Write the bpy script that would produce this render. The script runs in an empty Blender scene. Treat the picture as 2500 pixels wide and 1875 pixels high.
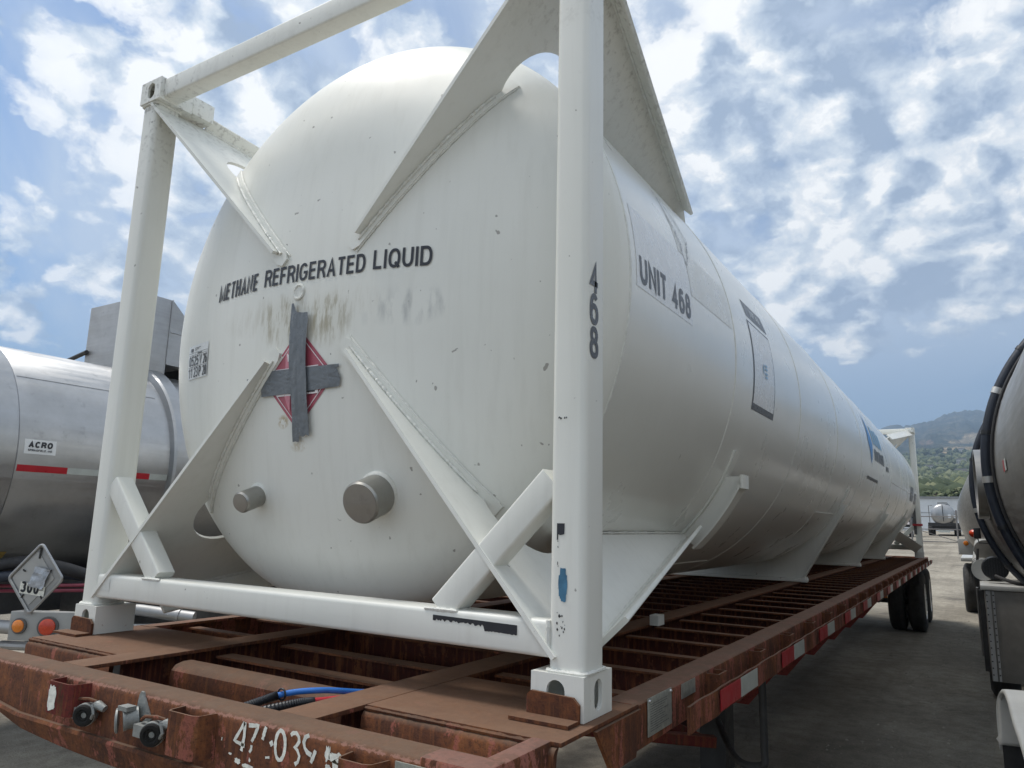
import bpy, bmesh, math, random
from mathutils import Vector, Matrix, noise
from mathutils.geometry import tessellate_polygon
random.seed(7)
S = bpy.context.scene
PI = math.pi
# ------------------------------------------------------------------ camera
cam = bpy.data.cameras.new("camera"); cam.sensor_width = 36; cam.lens = 1796.645 / 2500 * 36
cam.clip_start = 0.05; cam.clip_end = 40000
camo = bpy.data.objects.new("camera", cam); S.collection.objects.link(camo)
_r, _u, _f = Vector((0.850661, 0.525146, 0.02446)), Vector((0.076029, -0.168928, 0.982692)), Vector((-0.520188, 0.834077, 0.183627))
M = Matrix(((_r.x, _u.x, -_f.x, 2.1146), (_r.y, _u.y, -_f.y, -1.8258), (_r.z, _u.z, -_f.z, 0.5086), (0, 0, 0, 1)))
camo.matrix_world = M; S.camera = camo
# ------------------------------------------------------------------ colour management
S.view_settings.view_transform = 'Standard'; S.view_settings.look = 'None'
S.view_settings.exposure = 0.25; S.view_settings.gamma = 1.0
# ------------------------------------------------------------------ node helper
class NT:
    def __init__(s, tree): s.t = tree; s.n = tree.nodes; s.l = tree.links; s.n.clear()
    def new(s, kind, ins=None, **kw):
        nd = s.n.new(kind)
        for k, v in kw.items(): setattr(nd, k, v)
        for k, v in (ins or {}).items():
            sock = nd.inputs[k]
            if hasattr(v, 'is_output') or isinstance(v, bpy.types.NodeSocket): s.l.new(v, sock)
            else: sock.default_value = v
        return nd
    def math(s, op, a, b=0.0, c=None, clamp=False):
        d = {0: a, 1: b}
        if c is not None: d[2] = c
        return s.new('ShaderNodeMath', d, operation=op, use_clamp=clamp).outputs[0]
    def vmath(s, op, a, b=None):
        d = {0: a}
        if b is not None: d[1] = b
        return s.new('ShaderNodeVectorMath', d, operation=op).outputs[0]
    def noise(s, vec, scale, detail=4, rough=.5, dist=0.0, dim='3D'):
        return s.new('ShaderNodeTexNoise', {'Vector': vec, 'Scale': scale, 'Detail': detail, 'Roughness': rough, 'Distortion': dist}, noise_dimensions=dim).outputs[0]
    def ramp(s, fac, stops, interp='LINEAR'):
        nd = s.new('ShaderNodeValToRGB', {'Fac': fac}); cr = nd.color_ramp; cr.interpolation = interp
        while len(cr.elements) < len(stops): cr.elements.new(.5)
        for e, (p, c) in zip(cr.elements, stops):
            e.position = p; e.color = (c, c, c, 1) if isinstance(c, (int, float)) else (*c, 1)
        return nd.outputs[0]
    def mix(s, fac, a, b, blend='MIX'):
        nd = s.new('ShaderNodeMix', data_type='RGBA', blend_type=blend)
        for i, v in ((0, fac), (6, a), (7, b)):
            if isinstance(v, bpy.types.NodeSocket): s.l.new(v, nd.inputs[i])
            else: nd.inputs[i].default_value = v if i == 0 or len(v) == 4 else (*v, 1)
        return nd.outputs[2]
# ------------------------------------------------------------------ world: sky with clouds
W = bpy.data.worlds.new("World"); S.world = W; W.use_nodes = True
SUN_EL, SUN_AZ = math.radians(64), math.radians(262)     # azimuth clockwise from +Y
w = NT(W.node_tree)
sky = w.new('ShaderNodeTexSky', sky_type='NISHITA', sun_disc=False, sun_elevation=SUN_EL, sun_rotation=SUN_AZ, air_density=1.0, dust_density=1.0, ozone_density=1.5)
tc = w.new('ShaderNodeTexCoord').outputs['Generated']
sp = w.new('ShaderNodeSeparateXYZ', {0: tc})
zc_ = w.math('MAXIMUM', sp.outputs[2], 0.0)
den = w.math('ADD', zc_, 0.46)
px = w.math('DIVIDE', sp.outputs[0], den); py = w.math('DIVIDE', sp.outputs[1], den)
P2 = w.new('ShaderNodeCombineXYZ', {0: px, 1: py, 2: w.math('MULTIPLY', sp.outputs[2], 1.1)}).outputs[0]
wob = w.new('ShaderNodeTexNoise', {'Vector': P2, 'Scale': 7.0, 'Detail': 5, 'Roughness': .6}, noise_dimensions='2D').outputs[1]
P2w = w.vmath('ADD', P2, w.vmath('MULTIPLY', w.vmath('SUBTRACT', wob, (.5, .5, .5)), (.11, .11, .11)))
LT = (-.034, -.024, .0)
def cloudn(v, vw):
    a = w.noise(v, 2.15, 8, .60, .1, '2D')
    b = w.new('ShaderNodeTexVoronoi', {'Vector': vw, 'Scale': 9}, feature='F1', voronoi_dimensions='2D').outputs[0]
    c_ = w.new('ShaderNodeTexVoronoi', {'Vector': vw, 'Scale': 24}, feature='F1', voronoi_dimensions='2D').outputs[0]
    d_ = w.noise(vw, 20, 6, .65, 0.0, '2D')
    return w.math('ADD', w.math('ADD', w.math('MULTIPLY', a, .78), w.math('MULTIPLY', w.math('SUBTRACT', .62, b), .24)), w.math('ADD', w.math('MULTIPLY', w.math('SUBTRACT', .62, c_), .09), w.math('MULTIPLY', d_, .15)))
c1 = cloudn(P2, P2w); c2 = cloudn(w.vmath('ADD', P2, LT), w.vmath('ADD', P2w, LT))
# a clearer patch high on the left, nearly closed cloud to the right, a slate blue band low over the hills
bias = w.new('ShaderNodeMapRange', {0: sp.outputs[0], 1: -.85, 2: -.1, 3: .012, 4: .105}).outputs[0]
hgt_ = w.new('ShaderNodeMapRange', {0: sp.outputs[2], 1: .20, 2: .55, 3: .06, 4: -.02}).outputs[0]
bias = w.math('ADD', bias, w.math('MULTIPLY', hgt_, w.new('ShaderNodeMapRange', {0: sp.outputs[0], 1: -.85, 2: -.45, 3: 1.0, 4: .2}).outputs[0]))
low = w.new('ShaderNodeMapRange', {0: sp.outputs[2], 1: .15, 2: .30, 3: -.36, 4: 0.0}, interpolation_type='SMOOTHSTEP').outputs[0]
lowr = w.math('MULTIPLY', low, w.new('ShaderNodeMapRange', {0: sp.outputs[0], 1: -.5, 2: -.15, 3: 0.0, 4: 1.0}).outputs[0])
cc = w.math('ADD', w.math('ADD', c1, bias), lowr)
cov = w.ramp(cc, [(.0, 0), (.485, 0), (.520, .40), (.565, .85), (.66, 1)])
shade = w.math('SUBTRACT', c1, c2)
thick = w.new('ShaderNodeMapRange', {0: w.noise(P2, 3.2, 6, .55, .3, '2D'), 1: .36, 2: .60, 3: 1.0, 4: 0.0}).outputs[0]
lit = w.math('ADD', w.math('MULTIPLY', shade, 5.0), w.math('ADD', w.math('MULTIPLY', thick, .56), .30), clamp=True)
ccol = w.ramp(lit, [(0.0, (3.6, 4.5, 5.9)), (.30, (5.2, 6.1, 7.3)), (.62, (7.4, 8.1, 8.8)), (.88, (9.6, 9.8, 9.9)), (1.0, (11.0, 11.0, 10.8))])
hue = w.mix(1.0, sky.outputs[0], (.86, 1.06, 1.24, 1), 'MULTIPLY')
hz = w.new('ShaderNodeMapRange', {0: sp.outputs[2], 1: 0.0, 2: .42, 3: 1.0, 4: 0.0}, interpolation_type='SMOOTHSTEP').outputs[0]
hue2 = w.mix(w.math('MULTIPLY', hz, .70), hue, (2.75, 4.0, 5.6, 1))
veil = w.ramp(w.math('ADD', w.noise(P2, 1.6, 6, .62, .4, '2D'), w.math('MULTIPLY', bias, 1.4)), [(.46, 0), (.70, .80)])
veil = w.math('MULTIPLY', veil, w.new('ShaderNodeMapRange', {0: sp.outputs[2], 1: .10, 2: .28, 3: 0.12, 4: 1.0}, interpolation_type='SMOOTHSTEP').outputs[0])
hue2 = w.mix(veil, hue2, (6.0, 6.9, 8.1, 1))
skyc = w.mix(cov, hue2, ccol)
bg = w.new('ShaderNodeBackground', {'Color': skyc, 'Strength': 0.09})
out = w.new('ShaderNodeOutputWorld', {'Surface': bg.outputs[0]})
# ------------------------------------------------------------------ sun
sl = bpy.data.lights.new("sun", 'SUN'); sl.energy = 2.6; sl.angle = math.radians(16); sl.color = (1, .955, .89)
so = bpy.data.objects.new("sun", sl); S.collection.objects.link(so)
sd = Vector((math.sin(SUN_AZ) * math.cos(SUN_EL), math.cos(SUN_AZ) * math.cos(SUN_EL), math.sin(SUN_EL)))
so.rotation_euler = sd.to_track_quat('Z', 'Y').to_euler(); so.location = (0, -20, 30)
# ------------------------------------------------------------------ materials
MATS = {}
def mat(name):
    m = bpy.data.materials.new(name); m.use_nodes = True; MATS[name] = m
    return m, NT(m.node_tree)
def finish(n, col, rough=.5, metal=0.0, bump=None, bstr=.2, bdist=.01, coat=0.0, spec=.5, extra=None):
    d = {'Base Color': col if isinstance(col, bpy.types.NodeSocket) else (*col, 1), 'Roughness': rough, 'Metallic': metal, 'Coat Weight': coat, 'Coat Roughness': .2, 'Specular IOR Level': spec}
    if bump is not None:
        b = n.new('ShaderNodeBump', {'Height': bump, 'Strength': bstr, 'Distance': bdist}); d['Normal'] = b.outputs[0]
    if extra: d.update(extra)
    p = n.new('ShaderNodeBsdfPrincipled', d)
    n.new('ShaderNodeOutputMaterial', {'Surface': p.outputs[0]})
def obj_co(n): return n.new('ShaderNodeTexCoord').outputs['Object']
def scaled(n, v, sc): return n.vmath('MULTIPLY', v, sc)
def simple(name, col, rough=.5, metal=0.0, var=.12, scale=6, bstr=.08, coat=0.0, bscale=60, bdist=.004):
    m, n = mat(name); v = obj_co(n)
    f = n.noise(v, scale, 5, .6)
    c = n.mix(n.ramp(f, [(.3, 0), (.7, 1)]), tuple(x * (1 - var) for x in col), tuple(min(1, x * (1 + var)) for x in col))
    r = n.new('ShaderNodeMapRange', {0: n.noise(v, scale * 2.3, 4, .6), 1: .3, 2: .7, 3: max(.02, rough - .08), 4: min(1, rough + .1)}).outputs[0]
    finish(n, c, r, metal, n.noise(v, bscale, 3, .5), bstr, bdist, coat)
    return m
def white_paint(name, kind):
    m, n = mat(name); v = obj_co(n); xyz = n.new('ShaderNodeSeparateXYZ', {0: v})
    base = n.mix(n.ramp(n.noise(v, 1.3, 4, .5), [(.35, 0), (.65, 1)]), (.73, .73, .675), (.785, .785, .735))
    # faint vertical wash streaks
    st = n.ramp(n.noise(scaled(n, v, (22, 22, 1.2)), 1.0, 5, .6), [(.5, 0), (.78, 1)])
    base = n.mix(n.math('MULTIPLY', st, .05 if kind == 'shell' else .18), base, (.47, .46, .40))
    # chips and specks
    sp1 = n.ramp(n.noise(v, 31, 2, .4), [(.745 if kind == 'head' else .83 if kind == 'shell' else .77, 0), (.765 if kind == 'head' else .84 if kind == 'shell' else .79, 1)])
    base = n.mix(n.math('MULTIPLY', sp1, .65), base, (.16, .14, .12))
    sm = n.ramp(n.noise(scaled(n, v, (6, 6, 14)), 2.0, 6, .7), [(.64, 0), (.80, 1)])
    base = n.mix(n.math('MULTIPLY', sm, .04 if kind == 'shell' else .14), base, (.40, .39, .35))
    if kind == 'head':
        def blob(cx, cz, sx, sz):
            dx = n.math('DIVIDE', n.math('SUBTRACT', xyz.outputs[0], cx), sx); dz = n.math('DIVIDE', n.math('SUBTRACT', xyz.outputs[2], cz), sz)
            r2 = n.math('ADD', n.math('MULTIPLY', dx, dx), n.math('MULTIPLY', dz, dz))
            return n.math('SUBTRACT', 1.0, r2, clamp=True)
        stk = n.ramp(n.noise(scaled(n, v, (34, 1, 7)), 1.0, 6, .68), [(.46, 0), (.60, 1)])
        area = n.math('ADD', n.math('ADD', blob(-.17, 1.27, .16, .12), blob(.08, 1.25, .14, .12), clamp=True), n.math('MULTIPLY', blob(-.1, 1.30, .5, .1), .35), clamp=True)
        k = n.math('MULTIPLY', n.math('MULTIPLY', stk, area), .85)
        base = n.mix(k, base, (.33, .285, .19))
        base = n.mix(n.math('MULTIPLY', area, .22), base, (.50, .48, .38))
        g2 = n.math('MULTIPLY', n.math('MULTIPLY', n.ramp(n.noise(scaled(n, v, (16, 1, 5)), 1.0, 5, .6), [(.46, 0), (.6, 1)]), n.math('ADD', blob(.48, 1.25, .17, .075), n.math('MULTIPLY', blob(.36, 1.27, .3, .08), .5), clamp=True)), .6)
        base = n.mix(g2, base, (.38, .39, .38))
        rs = n.math('MULTIPLY', n.ramp(n.noise(v, 55, 4, .6), [(.42, 0), (.56, 1)]), n.math('ADD', blob(-.145, .868, .035, .03), n.math('MULTIPLY', blob(-.06, .775, .05, .03), .5), clamp=True))
        base = n.mix(rs, base, (.38, .27, .11))
    if kind == 'frame':
        ends = n.new('ShaderNodeMapRange', {0: n.math('ABSOLUTE', xyz.outputs[0]), 1: .75, 2: 1.15, 3: .12, 4: 1.0}).outputs[0]
        d1 = n.math('MULTIPLY', n.ramp(n.noise(v, 30, 8, .75), [(.52, 0), (.62, 1)]), ends)
        top = n.new('ShaderNodeMapRange', {0: xyz.outputs[2], 1: 2.0, 2: 2.55, 3: 0.0, 4: .75}).outputs[0]
        base = n.mix(n.math('MULTIPLY', d1, top), base, (.20, .18, .15))
        rr = n.ramp(n.noise(v, 17, 6, .65), [(.655, 0), (.70, 1)])
        lowm = n.new('ShaderNodeMapRange', {0: xyz.outputs[2], 1: 0.0, 2: .10, 3: .9, 4: 0.0}).outputs[0]
        base = n.mix(n.math('MULTIPLY', rr, lowm), base, (.28, .11, .035))
    dent = n.math('ADD', n.math('MULTIPLY', n.noise(v, 2.2, 2, .4), 1.0 if kind != 'frame' else .15), n.math('MULTIPLY', n.noise(v, 90, 3, .5), .006 if kind != 'frame' else .05))
    rg = n.new('ShaderNodeMapRange', {0: n.noise(v, 3.0, 5, .6), 1: .3, 2: .7, 3: .26 if kind == 'shell' else .38, 4: .32 if kind == 'shell' else .52}).outputs[0]
    finish(n, base, rg, 0.0, dent, {'shell': .16, 'head': .35, 'frame': .25}[kind], .012, .55 if kind == 'shell' else 0.1)
    return m
white_paint('shell_paint', 'shell'); white_paint('head_paint', 'head'); white_paint('frame_paint', 'frame')
def rusty(name, dust=(.135, .090, .062), paint=.30, pink=(.30, .10, .072), fringe=False):
    m, n = mat(name); v = obj_co(n)
    f = n.noise(v, 7, 8, .65); g = n.noise(v, 38, 6, .7); h = n.noise(scaled(n, v, (9, 9, 2.2)), 1.6, 7, .7)
    c = n.ramp(f, [(.25, (.050, .024, .017)), (.45, (.105, .040, .022)), (.6, (.19, .068, .028)), (.78, (.27, .11, .04))])
    c = n.mix(n.ramp(g, [(.4, 0), (.7, .7)]), c, (.07, .032, .022))
    pm = n.ramp(n.math('ADD', n.math('MULTIPLY', h, .8), n.math('MULTIPLY', n.noise(v, 60, 4, .7), .2)), [(.62 - .2 * paint, 0), (.64 - .2 * paint, 1)])
    c = n.mix(n.math('MULTIPLY', pm, .85), c, pink)
    spk = n.ramp(n.noise(v, 95, 5, .75), [(.50, 0), (.62, 1)]); c = n.mix(n.math('MULTIPLY', spk, .55), c, (.035, .018, .014))
    vs_ = n.ramp(n.noise(scaled(n, v, (55, 55, 5)), 1.0, 6, .7), [(.5, 0), (.66, 1)]); c = n.mix(n.math('MULTIPLY', vs_, .45), c, (.27, .10, .035))
    if fringe:
        zz_ = n.new('ShaderNodeSeparateXYZ', {0: v}).outputs[2]
        band = n.math('SUBTRACT', 1.0, n.math('ABSOLUTE', n.math('DIVIDE', n.math('SUBTRACT', zz_, 1.2365), .014)), clamp=True)
        fr = n.ramp(n.math('ADD', n.math('MULTIPLY', band, .45), n.math('MULTIPLY', n.noise(scaled(n, v, (45, 60, 30)), 1.0, 7, .75), 1.15)), [(.93, 0), (.97, 1)])
        c = n.mix(n.math('MULTIPLY', fr, .7), c, (.38, .19, .15))
    nz = n.new('ShaderNodeSeparateXYZ', {0: n.new('ShaderNodeNewGeometry').outputs['Normal']}).outputs[2]
    dm = n.math('MULTIPLY', n.ramp(nz, [(.35, 0), (.9, 1)]), n.ramp(n.noise(v, 13, 6, .65), [(.25, .95), (.75, .62)]))
    c = n.mix(dm, c, n.mix(g, tuple(x * .75 for x in dust), tuple(x * 1.25 for x in dust)))
    finish(n, c, .82, 0, n.math('ADD', n.math('MULTIPLY', g, .6), n.math('MULTIPLY', n.noise(v, 170, 4, .7), .4)), .55, .004, 0, .25)
    return m
rusty('rusty_steel'); rusty('rusty_nose', fringe=True); rusty('rusty_plate', (.175, .105, .068), .1); rusty('rusty_rail', (.185, .12, .085), .55); rusty('red_beam', (.16, .07, .05), .9, (.14, .022, .02))
rusty('pink_paint', (.17, .10, .08), .75, (.38, .15, .115))
def aluminium(name, col=(.55, .56, .57), rough=.32, streak=(1.5, 1.5, 30)):
    m, n = mat(name); v = obj_co(n)
    f = n.noise(scaled(n, v, streak), 1.0, 6, .6); g = n.noise(v, 3.1, 6, .65)
    c = n.mix(n.ramp(g, [(.3, 0), (.7, 1)]), tuple(x * .78 for x in col), col)
    c = n.mix(n.math('MULTIPLY', n.ramp(n.noise(v, 9, 5, .7), [(.6, 0), (.72, 1)]), .35), c, tuple(x * .45 for x in col))
    r = n.new('ShaderNodeMapRange', {0: f, 1: .3, 2: .7, 3: rough - .08, 4: rough + .14}).outputs[0]
    finish(n, c, r, .85, n.math('ADD', n.math('MULTIPLY', f, .15), n.noise(v, 2.6, 3, .5)), .25, .01)
    return m
aluminium('brushed_aluminium', (.47, .475, .48), .36); aluminium('stainless_shell', (.40, .39, .375), .38); aluminium('stainless_tube', (.40, .39, .36), .36, (20, 3, 20)); aluminium('dull_aluminium', (.46, .46, .46), .5); aluminium('pale_cover', (.55, .55, .54), .5)
rusty('shade_tinted_red', (.045, .018, .015), .9, (.042, .007, .008)); rusty('light_tinted_red', (.20, .07, .06), 1.4, (.30, .06, .055)); simple('black_rubber', (.022, .022, .024), .62, 0, .3, 14, .2); simple('tyre_rubber', (.028, .027, .026), .75, 0, .3, 9, .3)  # web red darkened to paint in the shade below the deck; flange red brightened
simple('black_plastic', (.018, .02, .024), .38, 0, .2, 10, .1); simple('dark_metal', (.030, .030, .031), .6, 0, .3, 9, .3); simple('black_hole', (.012, .011, .01), .9)
simple('blue_hose', (.03, .17, .55), .35, 0, .15, 12, .1); simple('red_hose', (.55, .025, .04), .4, 0, .15, 12, .1); simple('navy_hose', (.016, .022, .036), .45, 0, .2, 10, .15)
simple('maroon_hose', (.22, .035, .06), .45); simple('cast_zinc', (.27, .28, .27), .5, .4, .25, 25, .4, bscale=120)
simple('duct_tape', (.135, .15, .165), .30, 0.0, .10, 9, .35, 0, 40, .006)
simple('decal_black', (.018, .02, .028), .35, 0, .15, 30, .03); simple('decal_grey', (.075, .08, .088), .32, 0, .1, 20, .02)
simple('decal_white', (.735, .75, .75), .28, 0, .03, 8, .02); simple('decal_faint', (.70, .705, .665), .30, 0, .03, 8, .02); simple('decal_blue', (.025, .22, .55), .35, 0, .15, 8, .02); simple('decal_paleblue', (.22, .42, .60), .35)
simple('placard_red', (.40, .085, .12), .35, 0, .12, 20, .03); simple('placard_pink', (.60, .22, .27), .35, 0, .15, 60, .1); simple('placard_white', (.80, .74, .74), .35)
simple('reflector_red', (.42, .018, .028), .35, 0, .1, 9, .02); simple('reflector_white', (.46, .49, .46), .35, 0, .12, 9, .02)
simple('amber_lens', (.75, .22, .02), .2, 0, .15, 40, .1, .4); simple('red_lens', (.55, .05, .015), .2, 0, .15, 40, .1, .4)
simple('blue_smear', (.055, .18, .30), .5, 0, .35, 25, .2); simple('yellow_decal', (.42, .30, .09), .5, 0, .4, 30, .02); simple('clear_film', (.42, .45, .50), .15, 0, .35, 25, .6)
simple('data_plate_metal', (.40, .41, .37), .42, .5, .25, 60, .2); simple('wheel_aluminium', (.62, .62, .62), .3, .8, .15, 8, .05)
simple('fender_grey', (.50, .50, .48), .4, .1, .1, 5, .08); simple('cabinet_grey', (.20, .19, .175), .5, .3, .15, 7, .15); simple('lamp_box_grey', (.34, .34, .33), .5, .1, .12, 7, .1)
simple('weld_bead', (.72, .72, .67), .45, 0, .12, 50, .5, 0, 220); simple('rubber_grey', (.10, .10, .10), .6)
simple('building_white', (.63, .66, .69), .5, 0, .04, .3, .05, bscale=2); simple('roof_grey', (.22, .23, .24), .6); simple('house_wall', (.66, .63, .56), .7, 0, .1, .2); simple('house_roof', (.30, .27, .25), .8); simple('window_dark', (.05, .06, .07), .2)
simple('fence_pipe', (.20, .19, .185), .55, .4); simple('bark', (.10, .07, .05), .9, 0, .3, 3, .5, bscale=8); simple('white_flake', (.76, .76, .69), .5, 0, .22, 60, .3)
m, n = mat('ground_gravel'); v = obj_co(n)
f = n.noise(v, .35, 8, .62); g = n.noise(v, 7, 9, .75); gg = n.noise(v, 60, 5, .8)
c = n.ramp(f, [(.28, (.20, .18, .145)), (.45, (.30, .27, .22)), (.58, (.42, .38, .31)), (.75, (.52, .47, .39))])
c = n.mix(n.ramp(g, [(.36, .5), (.60, 0)]), c, (.12, .105, .085))
c = n.mix(n.ramp(gg, [(.52, 0), (.70, .5)]), c, (.50, .45, .37))
c = n.mix(n.ramp(n.noise(v, 95, 4, .8), [(.56, 0), (.66, .8)]), c, (.05, .045, .04))
tr = n.noise(scaled(n, v, (3.2, .12, 1)), 1.0, 5, .6); c = n.mix(n.math('MULTIPLY', n.ramp(tr, [(.5, 0), (.7, 1)]), .35), c, (.13, .115, .095))
oil = n.ramp(n.noise(v, .9, 5, .6), [(.62, 0), (.68, 1)]); c = n.mix(n.math('MULTIPLY', oil, .45), c, (.06, .053, .046))
cr_ = n.new('ShaderNodeTexVoronoi', {'Vector': n.vmath('ADD', v, n.vmath('MULTIPLY', n.new('ShaderNodeTexNoise', {'Vector': v, 'Scale': 1.5, 'Detail': 4}).outputs[1], (.8, .8, 0))), 'Scale': .42}, feature='DISTANCE_TO_EDGE').outputs[0]
crk = n.ramp(cr_, [(0, 1), (.006, 0)]); c = n.mix(n.math('MULTIPLY', crk, .25), c, (.05, .045, .04))
finish(n, c, .93, 0, n.math('ADD', n.math('MULTIPLY', gg, .6), n.math('MULTIPLY', g, .6)), .9, .03, 0, .2)
simple('pebble_mix', (.30, .27, .22), .9, 0, .5, 1.7, .3)
m, n = mat('hill_cover'); v = obj_co(n)
vc = n.new('ShaderNodeVertexColor', layer_name='cover').outputs[0]
f = n.noise(v, .02, 8, .7)
f2 = n.noise(v, .006, 7, .65)
hc = n.mix(n.ramp(f, [(.42, 0), (.56, .75)]), vc, (.028, .04, .03)); hc = n.mix(n.ramp(f2, [(.50, 0), (.62, .55)]), hc, (.22, .19, .12))
finish(n, hc, .95, 0, n.noise(v, .012, 8, .65), 1.0, 60, 0, .1)
m, n = mat('foliage'); v = obj_co(n)
isl = n.new('ShaderNodeNewGeometry').outputs['Random Per Island']
c = n.ramp(isl, [(0, (.045, .062, .036)), (.35, (.075, .095, .052)), (.7, (.125, .145, .075)), (1, (.19, .20, .115))])
finish(n, c, .8, 0, n.noise(v, 2.2, 4, .6), .8, .4, 0, .15)
MT = MATS
# ------------------------------------------------------------------ mesh builder
class MB:
    def __init__(s): s.v = []; s.f = []; s.m = []; s.mi = 0
    def add(s, vs, fs):
        b = len(s.v); s.v += [Vector(p) for p in vs]; s.f += [tuple(b + i for i in f) for f in fs]; s.m += [s.mi] * len(fs); return s
    def box(s, a, b):
        x0, y0, z0 = a; x1, y1, z1 = b
        return s.add([(x0, y0, z0), (x1, y0, z0), (x1, y1, z0), (x0, y1, z0), (x0, y0, z1), (x1, y0, z1), (x1, y1, z1), (x0, y1, z1)],
                     [(0, 3, 2, 1), (4, 5, 6, 7), (0, 1, 5, 4), (1, 2, 6, 5), (2, 3, 7, 6), (3, 0, 4, 7)])
    def loft(s, rings, closed=True, caps=True):
        n = len(rings[0]); vs = [p for r in rings for p in r]; fs = []
        for i in range(len(rings) - 1):
            for j in range(n if closed else n - 1):
                k = (j + 1) % n; fs.append((i * n + j, i * n + k, (i + 1) * n + k, (i + 1) * n + j))
        if caps and closed: fs.append(tuple(range(n - 1, -1, -1))); fs.append(tuple((len(rings) - 1) * n + j for j in range(n)))
        return s.add(vs, fs)
    def tube(s, path, r, n=12, caps=True, jit=0.0):
        path = [Vector(p) for p in path]; rings = []; up = None
        for i, p in enumerate(path):
            t = (path[min(i + 1, len(path) - 1)] - path[max(i - 1, 0)]).normalized()
            if up is None: up = t.orthogonal().normalized()
            a = (up - t * up.dot(t)).normalized(); b = t.cross(a); up = a
            rr = (r[i] if isinstance(r, (list, tuple)) else r) * (1 + random.uniform(-jit, jit))
            rings.append([p + (a * math.cos(2 * PI * k / n) + b * math.sin(2 * PI * k / n)) * rr for k in range(n)])
        return s.loft(rings, True, caps)
    def rbar(s, p0, p1, side, w, h, r=.012, seg=3):
        """rounded rectangular bar from p0 to p1; w along side, h along axis x side"""
        p0, p1 = Vector(p0), Vector(p1); t = (p1 - p0).normalized(); a = Vector(side); a = (a - t * a.dot(t)).normalized(); b = t.cross(a)
        prof = []
        for cx, cy, a0 in ((w / 2 - r, h / 2 - r, 0), (-w / 2 + r, h / 2 - r, PI / 2), (-w / 2 + r, -h / 2 + r, PI), (w / 2 - r, -h / 2 + r, 1.5 * PI)):
            for k in range(seg + 1): an = a0 + PI / 2 * k / seg; prof.append((cx + r * math.cos(an), cy + r * math.sin(an)))
        return s.loft([[p + a * x + b * y for x, y in prof] for p in (p0, p1)])
    def prism(s, outer, O, U, V, th, holes=()):
        O, U, V = Vector(O), Vector(U), Vector(V); N = U.cross(V).normalized()
        loops = [list(outer)] + [list(h) for h in holes]
        tri = tessellate_polygon([[Vector((x, y, 0)) for x, y in l] for l in loops]); flat = [p for l in loops for p in l]; n = len(flat)
        vs = [O + U * x + V * y for x, y in flat] + [O + U * x + V * y + N * th for x, y in flat]; fs = []
        for a, b, c in tri:
            A, B, C = flat[a], flat[b], flat[c]; cr = (B[0] - A[0]) * (C[1] - A[1]) - (B[1] - A[1]) * (C[0] - A[0])
            if abs(cr) < 1e-12: continue
            if cr < 0: b, c = c, b
            fs.append((a + n, b + n, c + n)); fs.append((a, c, b))
        o = 0
        for l in loops:
            k = len(l)
            for i in range(k): j = (i + 1) % k; fs.append((o + i, o + j, o + j + n, o + i + n))
            o += k
        return s.add(vs, fs)
    def lathe(s, prof, C, ax, n=48, closed=False):
        """prof: (distance along ax, radius)"""
        C, ax = Vector(C), Vector(ax).normalized(); a = ax.orthogonal().normalized(); b = ax.cross(a)
        rings = [[C + ax * d + (a * math.cos(2 * PI * k / n) + b * math.sin(2 * PI * k / n)) * max(r, 1e-4) for k in range(n)] for d, r in prof]
        if closed: rings.append(rings[0])
        return s.loft(rings, True, not closed)
    def sheet(s, pts): return s.add(pts, [tuple(range(len(pts)))])
    def grid(s, rows):
        n = len(rows[0]); return s.add([p for r in rows for p in r], [(i * n + j, i * n + j + 1, (i + 1) * n + j + 1, (i + 1) * n + j) for i in range(len(rows) - 1) for j in range(n - 1)])
    def build(s, name, mats, parent=None, label=None, smooth=True, angle=35, bevel=0):
        me = bpy.data.meshes.new(name); iv = world_mat(parent).inverted() if parent else Matrix()
        me.from_pydata([tuple(iv @ p) for p in s.v], [], s.f)
        for mm in (mats if isinstance(mats, (list, tuple)) else [mats]): me.materials.append(MT[mm])
        me.polygons.foreach_set('material_index', s.m)
        bm = bmesh.new(); bm.from_mesh(me)
        bmesh.ops.remove_doubles(bm, verts=bm.verts, dist=1e-6) if bevel else None
        if bevel: bmesh.ops.bevel(bm, geom=[e for e in bm.edges if len(e.link_faces) == 2 and e.calc_face_angle(0) > .6], offset=bevel, segments=2, profile=.6, affect='EDGES')
        bmesh.ops.recalc_face_normals(bm, faces=bm.faces); bm.to_mesh(me); bm.free()
        if smooth:
            me.polygons.foreach_set('use_smooth', [True] * len(me.polygons)); me.set_sharp_from_angle(angle=math.radians(angle))
        o = bpy.data.objects.new(name, me); S.collection.objects.link(o)
        if parent: o.parent = parent
        if label: o['label'] = label
        return o
def world_mat(o):
    m_ = Matrix.Translation(o.location) @ o.rotation_euler.to_matrix().to_4x4()
    return world_mat(o.parent) @ m_ if o.parent else m_
def thing(name, loc, label, cat, group=None):
    o = bpy.data.objects.new(name, None); S.collection.objects.link(o); o.location = loc; o.empty_display_size = .2
    o['label'] = label; o['category'] = cat
    if group: o['group'] = group
    return o
def tag(o, label, cat, group=None, kind=None):
    if label: o['label'] = label; o['category'] = cat
    if group: o['group'] = group
    if kind: o['kind'] = kind
    return o
def dup(o, loc=None, parent=None):
    c = o.copy(); S.collection.objects.link(c); c.parent = parent or o.parent
    if loc is not None: c.location = loc
    for ch in list(o.children):
        dup(ch, None, c)
    return c
def _arc(cx, cy, rx, ry, a0, a1, n=14, e=.88):
    o = []
    for k in range(n + 1):
        a = math.radians(a0 + (a1 - a0) * k / n); c_, s_ = math.cos(a), math.sin(a)
        o.append((cx + rx * math.copysign(abs(c_) ** e, c_), cy + ry * math.copysign(abs(s_) ** e, s_)))
    return o
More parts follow.
